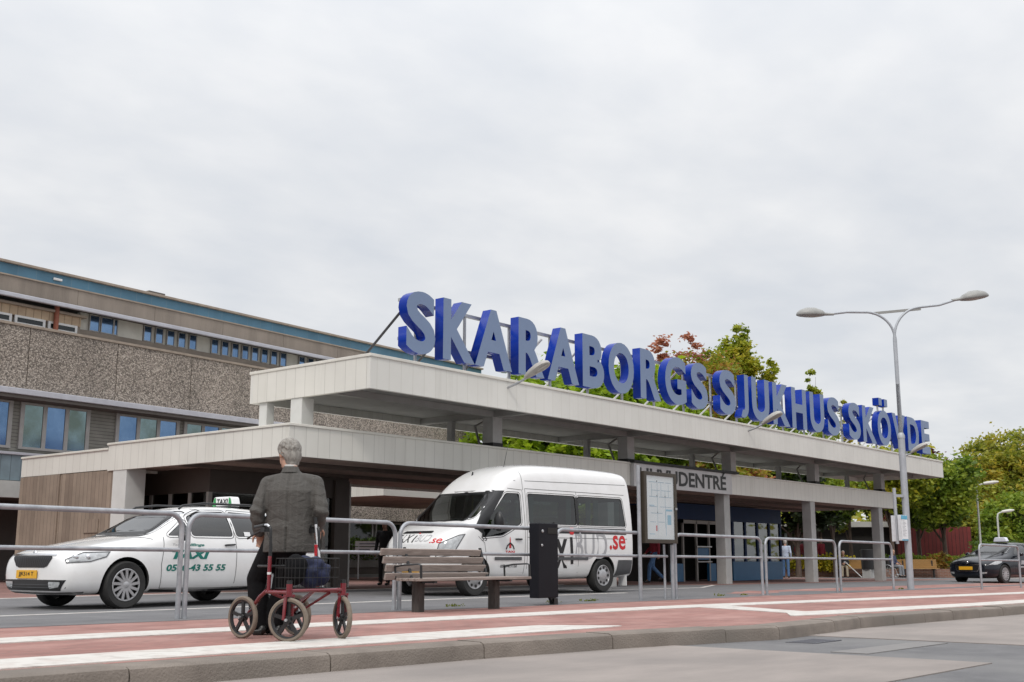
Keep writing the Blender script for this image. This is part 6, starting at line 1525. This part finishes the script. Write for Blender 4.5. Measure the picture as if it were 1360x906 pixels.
for s in (-1, 1):
    x = s * .255
    b = MB(); b.tube([(x, .03, .40), (x, -.30, .40), (x, FYf, .405)], .016, 12); b.tube([(x, .03, .41), (x, .13, .355), (s * .235, .29, .235), (s * .232, FYr + .01, .19)], .017, 12); b.tube([(x, .0, .40), (x, .0, .70)], .017, 12); b.build('side_frame', red_m, wk, smooth=50)
    b = MB(); b.tube([(s * FX, FYf, .47), (s * FX, FYf, .37)], .026, 14); b.bar((s * (FX - .035), FYf + .0, .375), (s * (FX - .042), FYf + .01, .18), .03, .012, up=(1, 0, 0)); b.bar((s * (FX + .035), FYf, .375), (s * (FX + .042), FYf + .01, .18), .03, .012, up=(1, 0, 0)); b.box(s * FX - .045, s * FX + .045, FYf - .02, FYf + .02, .365, .385); b.build('fork', red_m, wk, smooth=50)
    b = MB(); b.tube([(s * FX, FYf, .465), (s * FX, FYf, .50)], .024, 12); b.build('fork_cap', trim_black, wk, smooth=40)
    b = MB(); b.tube([(x, 0, .68), (x, .0, .86), (x, .005, .915)] + [(x, .005 + .055 - .055 * math.cos(a), .915 + .045 * math.sin(a)) for a in np.linspace(.3, PI / 2, 5)] + [(x - s * -.0, .12, .955)], .0125, 12); b.build('handle_tube', trim_black if s < 0 else trim_black, wk, smooth=50)
    b = MB(); b.tube([(x, .02, .945), (x, .05, .962), (x, .10, .962)], .0145, 12); b.build('chrome_bend', chrome, wk, smooth=50)
    b = MB(); b.tube([(x, .09, .96), (x, .24, .945)], .019, 12); b.build('grip', trim_black, wk, smooth=50)
    b = MB(); b.tube([(x, .08, .935), (x - .02, .15, .905), (x - .05, .24, .865), (x - .055, .27, .85)], [.010, .008, .008, .011], 8); b.box(x - .028, x + .028, .06, .12, .905, .945); b.build('brake_lever', trim_black, wk, smooth=40)
    b = MB(); b.tube([(x, .06, .90), (x + .03, .02, .80), (x + .02, .01, .6), (x, .05, .42), (s * .22, .22, .26)], .0045, 6); b.build('brake_cable', trim_black, wk, smooth=40)
    b = MB(); b.tube([(x, 0, .545), (x, 0, .565)], .0185, 12); b.build('label_band', white_frame, wk)
    b = MB(); b.bar((s * .244, .20, .30), (s * .236, .29, .245), .0365, .0365); b.build('silver_band', chrome, wk, bevel=.01)
b = MB(); b.tube([(-FX, FYf, .415), (FX, FYf, .415)], .015, 12); b.build('front_crossbar', red_m, wk, smooth=50)
b = MB(); b.tube([(-.25, .04, .40), (.25, .04, .40)], .014, 12); b.tube([(-.24, .02, .40), (.10, -.05, .26), (.15, FYf + .02, .39)], .013, 10); b.tube([(.24, .02, .40), (-.05, -.05, .27)], .013, 10); b.build('folding_cross', red_m, wk, smooth=50)
b = MB(); b.box(-.24, .24, .03, .22, .605, .625); b.build('seat_board', trim_black, wk, bevel=.01)
# wire basket
bk = MB()
bx0, bx1, by0, by1, bz0, bz1 = -.225, .235, -.33, -.05, .43, .68
for z in (bz0, .52, .60, bz1):
    bk.tube([(bx0, by0, z), (bx1, by0, z), (bx1, by1, z), (bx0, by1, z), (bx0, by0, z)], .0042 if z in (bz0, bz1) else .0024, 6)
for i in range(11):
    x = bx0 + (bx1 - bx0) * i / 10; bk.tube([(x, by0, bz1), (x, by0, bz0), (x, by1, bz0), (x, by1, bz1)], .0022, 5)
for i in range(1, 6):
    y = by0 + (by1 - by0) * i / 6; bk.tube([(bx0, y, bz1), (bx0, y, bz0), (bx1, y, bz0), (bx1, y, bz1)], .0022, 5)
bk.build('basket', mat('black_wire', (.012, .012, .012), rough=.5), wk)
bag = thing('bag', 'dark blue and black cloth bag lying in the walker basket', 'bag', (6.62, 7.87, G(6.62, 7.87) + .435), R(-4.6))
b = MB(); b.ellip((.045, -.19, .135), (.165, .115, .135)); b.ellip((.11, -.20, .115), (.115, .11, .11)); b.ellip((.0, -.19, .165), (.12, .10, .10))
bg_ = blob('cloth', b, .010, mat('navy_cloth', (.012, .018, .060), (.008, .012, .035), rough=.8, scale=9, bump=.9, bscale=14), bag, 3)
me = bg_.data; co = np.empty(len(me.vertices) * 3, 'f'); me.vertices.foreach_get('co', co); co = co.reshape(-1, 3); no = np.empty_like(co).ravel(); me.vertices.foreach_get('normal', no); no = no.reshape(-1, 3)
co += no * (.008 * np.sin(co[:, 0] * 42 + 3 * np.sin(co[:, 2] * 18)) + .006 * np.sin(co[:, 2] * 60 + co[:, 0] * 21))[:, None]; me.vertices.foreach_set('co', co.ravel()); me.update()
b = MB(); b.ellip((-.125, -.19, .15), (.085, .11, .135)); b.ellip((-.10, -.2, .19), (.08, .09, .075)); blob('black_end', b, .010, black_cloth, bag, 3)
cr = thing('crutch', 'silver crutch standing upright at the right side of the walker', 'crutch', (6.62, 7.87, G(6.62, 7.87)), R(-4.6))
b = MB(); b.tube([(.262, -.06, .42), (.245, .045, 1.00)], .0125, 12); b.build('shaft', mat('brushed_silver', (.66, .66, .67), rough=.3, metal=.6), cr, smooth=50)
b = MB(); b.tube([(.248, .045, .98), (.245, .05, 1.04)], .018, 10); b.build('grip', trim_black, cr, smooth=50)
b = MB(); b.box(.215, .235, -.01, .01, .70, .77); b.box(.214, .236, -.011, .011, .77, .80); b.build('reflector', mat('reflector_red', (.45, .01, .02), rough=.4), cr, bevel=.004)
# ------------------------------------------------------------------ trees, shrubs and hedges
bark = mat('bark', (0.13, 0.095, 0.075), (0.07, 0.05, 0.04), rough=.9, scale=6, stretch=(3, 3, .6), bump=.6, bscale=14)
lime = leaf_mat('lime_leaves', [(.09, .16, .008), (.20, .31, .010), (.32, .45, .016), (.44, .53, .035)])
green = leaf_mat('green_leaves', [(.06, .105, .012), (.14, .225, .02), (.245, .33, .03), (.37, .40, .045)])
yellowgreen = leaf_mat('yellow_green_leaves', [(.09, .15, .012), (.22, .29, .022), (.38, .40, .03), (.55, .44, .035)])
maple = leaf_mat('turning_maple_leaves', [(.34, .07, .04), (.40, .16, .05), (.36, .32, .03), (.20, .27, .02), (.10, .16, .015)], pscale=.42, patch=.35)
red_leaf = leaf_mat('red_twig_leaves', [(.38, .13, .09), (.50, .22, .13), (.36, .10, .07)])
darkred = leaf_mat('dark_red_leaves', [(.04, .012, .01), (.10, .02, .015), (.16, .04, .02)])
olive = leaf_mat('autumn_olive_leaves', [(.10, .14, .018), (.25, .29, .03), (.40, .37, .04), (.52, .38, .045)])
deep = leaf_mat('deep_green_leaves', [(.012, .022, .006), (.025, .045, .010), (.05, .075, .015)])
yshrub = leaf_mat('yellow_shrub_leaves', [(.22, .24, .015), (.50, .44, .02), (.72, .56, .03)])
orange_shrub = leaf_mat('orange_shrub_leaves', [(.12, .10, .02), (.30, .16, .02), (.30, .08, .02)])
hedge_m = leaf_mat('hedge_leaves', [(.03, .06, .006), (.075, .135, .012), (.13, .21, .02)])
def leaf_mesh(name, pts, size, flat=.5):
    n = len(pts); c = np.asarray(pts, float)
    a = rng.normal(size=(n, 3)); a[:, 2] *= flat; a /= np.linalg.norm(a, axis=1)[:, None]
    h = rng.normal(size=(n, 3)); b = np.cross(a, h); b /= np.linalg.norm(b, axis=1)[:, None]
    s = size * rng.uniform(.6, 1.35, n)[:, None]
    v = np.stack([c - a * s, c + b * s * .55, c + a * s, c - b * s * .55], 1).reshape(-1, 3)
    me = bpy.data.meshes.new(name); me.vertices.add(4 * n); me.vertices.foreach_set('co', v.ravel())
    me.loops.add(4 * n); me.loops.foreach_set('vertex_index', np.arange(4 * n, dtype=np.int32))
    me.polygons.add(n); me.polygons.foreach_set('loop_start', np.arange(0, 4 * n, 4, dtype=np.int32)); me.update(calc_edges=True); me.validate()
    return me
def spray_points(blobs, n, clump=.16, per=42):
    """leaf centres gathered in sprays spread over the shells of a few lobes"""
    vol = np.array([bl[3] * bl[4] * bl[5] for bl in blobs]) ** .67; vol /= vol.sum(); out = []
    k = max(1, n // per)
    for bl, fr_ in zip(blobs, vol):
        m = max(2, int(k * fr_)); d = rng.normal(size=(m, 3)); d /= np.linalg.norm(d, axis=1)[:, None]
        rr = rng.uniform(.30, 1.05, m) ** .6
        c = np.array(bl[:3]) + d * rr[:, None] * np.array(bl[3:6])
        cs = clump * (np.array(bl[3:6]).mean()) * rng.uniform(.6, 1.5, m)
        p = c[:, None, :] + rng.normal(size=(m, per, 3)) * cs[:, None, None] * np.array([1, 1, .7])
        out.append(p.reshape(-1, 3))
    return np.concatenate(out)
def tree(name, label, x, y, trunk_h, tr, blobs, n, size, m, cat='tree', group=None, extra=None, clump=.16):
    t = thing(name, label, cat, (x, y, G(x, y)), 0, group)
    b = MB(); top = max(bl[2] for bl in blobs) * .72
    b.tube([(0, 0, -.1), (.03 * tr * 10, 0, trunk_h * .5), (0, .02, trunk_h), (0.05, 0, top)], [tr * 1.25, tr, tr * .85, tr * .25], 10)
    for bl in blobs:
        z0 = min(trunk_h * .9 + (bl[2] - trunk_h) * .3, bl[2]); e = Vector(bl[:3]); s = Vector((0, 0, max(trunk_h * .7, z0 - .6)))
        mid = (s + e) / 2 + Vector((0, 0, .2)); b.tube([s, mid, e], [tr * .5, tr * .35, tr * .12], 7)
        for q in range(4):
            d = Vector(rng.normal(size=3)).normalized(); b.tube([mid, e + Vector((d.x * bl[3], d.y * bl[4], d.z * bl[5])) * .8], [tr * .2, tr * .05], 5)
    b.build('trunk', bark, t, smooth=50)
    me = leaf_mesh('crown', spray_points(blobs, n, clump), size); link('crown', me, m, t)
    if extra:
        for bl2, n2, s2, m2 in extra: link('crown', leaf_mesh('crown', spray_points(bl2, n2, .2), s2), m2, t)
    return t
def lobes(r, h0, h1, k, seed, squash=.75, taper=0.0):
    g = np.random.default_rng(seed); out = []
    for i in range(k):
        t = (i + .5) / k; z = h0 + (h1 - h0) * t; rad = r * (1 - taper * t) ; a = g.uniform(0, 2 * PI) + i * 2.4
        off = rad * .5 * math.sqrt(g.uniform(.2, 1)); s = rad * g.uniform(.42, .62)
        out.append((off * math.cos(a), off * math.sin(a), z, s, s, s * squash))
    out.append((0, 0, (h0 + h1) / 2, r * .55 * (1 - taper * .4), r * .55 * (1 - taper * .4), (h1 - h0) * .42)); return out
tree('broadleaf_tree', 'bright lime green tree behind the canopy, directly right of the hospital wing', 39.06, 31.22, 2.2, .16, lobes(3.5, 2.6, 8.2, 12, 1), 15000, .17, lime)
tree('broadleaf_tree', 'lime and mid green tree behind the letters B and O', 41.78, 29.48, 2.3, .16, lobes(3.4, 2.6, 8.4, 12, 2), 14000, .17, lime)
tree('broadleaf_tree', 'green tree behind the letters R, G and S of the first word', 45.05, 28.64, 2.3, .16, lobes(3.4, 2.6, 9.0, 12, 3), 14000, .17, lime)
tree('maple_tree', 'tall turning maple with red and orange twigs above the letters G and S', 50.57, 29.79, 2.6, .18, lobes(3.3, 3.2, 10.6, 13, 4, .8, .12), 30400, .115, maple,
     extra=[([(-1.5, 1.2, 10.2, .8, .8, .35), (-1.0, 1.0, 11.7, .6, .6, .65), (.3, -.3, 12.1, .5, .5, .75), (-.5, .7, 11.0, .7, .7, .4), (.6, .0, 11.0, .8, .8, .6)], 1500, .11, red_leaf)])
tree('maple_tree', 'orange and yellow green maple crown filling the sky between red twigs and poplar', 52.98, 30.00, 2.6, .16, lobes(2.7, 5.0, 11.0, 13, 24, .8, .1), 24000, .115, maple)
tree('maple_tree', 'rust and orange leaved tree seen between the two canopy roofs', 46.02, 25.87, 2.0, .12, lobes(2.8, 2.4, 5.8, 8, 5), 16500, .12, maple)
tree('yellow_poplar', 'tall narrow yellow green tree behind the letters S and J', 55.12, 28.97, 3.0, .18, lobes(2.7, 4.5, 12.4, 14, 6, 1.0, .5) + [(0, 0, 12.9, .5, .5, 1.0), (.1, -.1, 11.8, .9, .9, .9), (.6, -.9, 10.8, .8, .8, .7)], 28900, .115, yellowgreen)
tree('yellow_poplar', 'rounded yellow green tree beside the tall narrow one', 54.29, 29.98, 3.0, .16, lobes(3.0, 3.6, 10.8, 12, 16, .9, .2), 28800, .12, yellowgreen)
tree('conifer_tree', 'slim pointed green tree above the letters H and U', 56.58, 25.60, 2.0, .12, lobes(1.3, 3.5, 9.6, 12, 7, 1.3, .75) + [(0, 0, 10.0, .28, .28, .8), (0, 0, 9.0, .45, .45, .8)], 12000, .10, yellowgreen)
tree('conifer_tree', 'thin sparse treetop between the words SJUKHUS and SKÖVDE', 57.57, 24.39, 2.0, .10, lobes(1.0, 2.5, 8.6, 10, 8, 1.2, .8) + [(0, 0, 8.8, .3, .3, .6)], 4200, .10, olive)
tree('broadleaf_tree', 'mid green tree behind the word SJUKHUS with low spreading crown', 53.72, 25.94, 2.5, .14, lobes(2.9, 4.3, 7.2, 9, 9), 16500, .12, green)
tree('small_tree', 'young tree with thin pale trunk beside the pavilion, person in red beneath it', 53.39, 23.50, 2.1, .07, lobes(1.9, 3.3, 4.5, 7, 10, .6), 4200, .13, green)
tree('broadleaf_tree', 'green tree with a reddish trunk behind the last canopy column', 56.97, 21.97, 2.4, .11, lobes(2.4, 3.9, 6.0, 8, 11), 16000, .12, yellowgreen)
tree('broadleaf_tree', 'full green tree right of the canopy end with thin grey trunk', 60.66, 20.62, 2.2, .12, lobes(2.5, 3.0, 5.7, 10, 12), 22100, .12, green)
tree('broadleaf_tree', 'yellowish green tree between the lamp post and the full green tree', 61.81, 22.37, 2.2, .11, lobes(2.2, 3.5, 5.6, 8, 13), 16000, .12, yellowgreen)
tree('copper_tree', 'dark red leaved tree rising behind the right end of the canopy', 76.27, 26.80, 2.4, .18, lobes(3.4, 3.0, 7.6, 10, 14), 10000, .19, darkred)
tree('broadleaf_tree', 'tall loose olive green tree at the right edge, above the pale street lamp', 80.98, 24.21, 3.0, .2, lobes(3.3, 3.4, 8.2, 11, 15, .8), 16500, .14, olive)
tree('broadleaf_tree', 'tall olive tree cut by the right edge of the picture', 80.46, 21.68, 3.0, .2, lobes(3.4, 2.6, 8.6, 11, 17, .8), 19200, .14, olive)
tree('broadleaf_tree', 'olive green tree behind the short street lamp, lower than its neighbours', 76.70, 23.12, 2.0, .16, lobes(2.8, 1.6, 5.2, 9, 18), 12800, .13, olive)
tree('broadleaf_tree', 'dark green tree in the shade behind the black taxi roof', 73.33, 20.92, 1.6, .16, lobes(2.8, 1.2, 4.6, 8, 19), 10500, .13, green)
tree('broadleaf_tree', 'dark green tree close behind the blue pavilion', 52.10, 24.77, 1.9, .12, lobes(2.2, 2.3, 4.4, 7, 20), 5000, .15, deep)
def shrub(name, label, x, y, blobs, n, size, m, z=None, cat='shrub', group=None):
    t = thing(name, label, cat, (x, y, G(x, y) if z is None else z), 0, group)
    b = MB()
    for bl in blobs:
        for q in range(3):
            d = Vector(rng.normal(size=3)); b.tube([(bl[0] * .4, bl[1] * .4, -.05), (bl[0] + d.x * bl[3] * .4, bl[1] + d.y * bl[4] * .4, bl[2])], [.015, .006], 5)
    b.build('stems', bark, t); link('foliage', leaf_mesh('foliage', spray_points(blobs, n, .2), size), m, t)
shrub('shrub', 'yellow leaved shrub in the planter behind the pavilion corner', 53.30, 25.50, [(0, 0, .36, .6, .6, .38), (.5, -.7, .34, .5, .5, .34)], 1500, .08, yshrub, .12)
shrub('shrub', 'yellow leaved shrub in the planter below the person in the red jacket', 54.27, 24.32, [(0, 0, .36, .6, .6, .38), (.4, -.6, .32, .5, .5, .34)], 1500, .08, yshrub, .12)
shrub('shrub', 'orange and yellow shrub beside the front of the black taxi', 60.2, 19.2, [(0, 0, .5, .8, .8, .5), (.7, -.9, .6, .6, .6, .6), (-.5, .8, .4, .5, .5, .4)], 1800, .08, orange_shrub)
shrub('shrub', 'small orange shrub at the end of the right park bench', 58.5, 20.4, [(0, 0, .5, .5, .5, .5), (.2, -.4, .9, .3, .3, .4)], 900, .08, orange_shrub)
def hedge(name, label, x, y, rz, L, D_, h, n, size, m, z=0.0):
    t = thing(name, label, 'hedge', (x, y, z), rz)
    p = rng.uniform(size=(n, 3)) * np.array([L, D_, h]); k = rng.integers(0, 4, n)
    p[k == 0, 2] = h; p[k == 1, 1] = 0; p += rng.normal(size=p.shape) * .05; p[:, 2] += .06 * np.sin(p[:, 0] * 4.0) * (p[:, 2] > h * .6)
    link('foliage', leaf_mesh('foliage', p, size), m, t)
    b = MB()
    for i in range(int(L / .35)): b.tube([(i * .35 + .15, D_ / 2, -.1), (i * .35 + .15 + random.uniform(-.1, .1), D_ / 2, h * .8)], [.02, .008], 5)
    b.build('stems', bark, t)
hedge('hedge', 'loose green hedge behind the white arrow sign in front of the ground floor windows', 23.2, 31.5, R(4.5), 13.5, .7, .75, 7000, .055, hedge_m, .62)
hedge('hedge', 'clipped green hedge behind the black taxi, right of the thin tree trunk', 64.2, 20.2, R(-55), 8.0, 1.2, 1.75, 6000, .08, hedge_m, -.26)
hedge('hedge', 'low green hedge in the planter behind the far benches', 58.2, 23.6, R(-55), 6.0, .8, .7, 3000, .07, green, .1)
# far wood that closes the view behind the buildings
pts = []
for i in range(90):
    a = R(-6 + 52 * i / 90); d = 118 + 12 * math.sin(i * 1.7); hgt = 5.5 + 2.0 * math.sin(i * .9) + 1.5 * math.sin(i * 2.3)
    c = np.array([d * math.cos(a), d * math.sin(a), 0]); p = c + np.concatenate([rng.normal(size=(260, 2)) * 3.2, rng.uniform(-.5, hgt, (260, 1))], 1); pts.append(p)
o = link('distant_wood', leaf_mesh('distant_wood', np.concatenate(pts), .42), olive); o['kind'] = 'stuff'
# weeds in the joint between brick and asphalt
p = np.concatenate([np.array([x, 11.74, G(x, 11) + .02]) + rng.normal(size=(34, 3)) * np.array([.10, .02, .012]) for x in (13.0, 15.45, 16.4, 16.6, 22.0, 30.9, 21.0, 9.4)])
o = link('joint_weeds', leaf_mesh('joint_weeds', p, .022, 2.0), leaf_mat('weed_leaves', [(.10, .13, .02), (.20, .21, .03), (.28, .24, .05)])); o['kind'] = 'stuff'
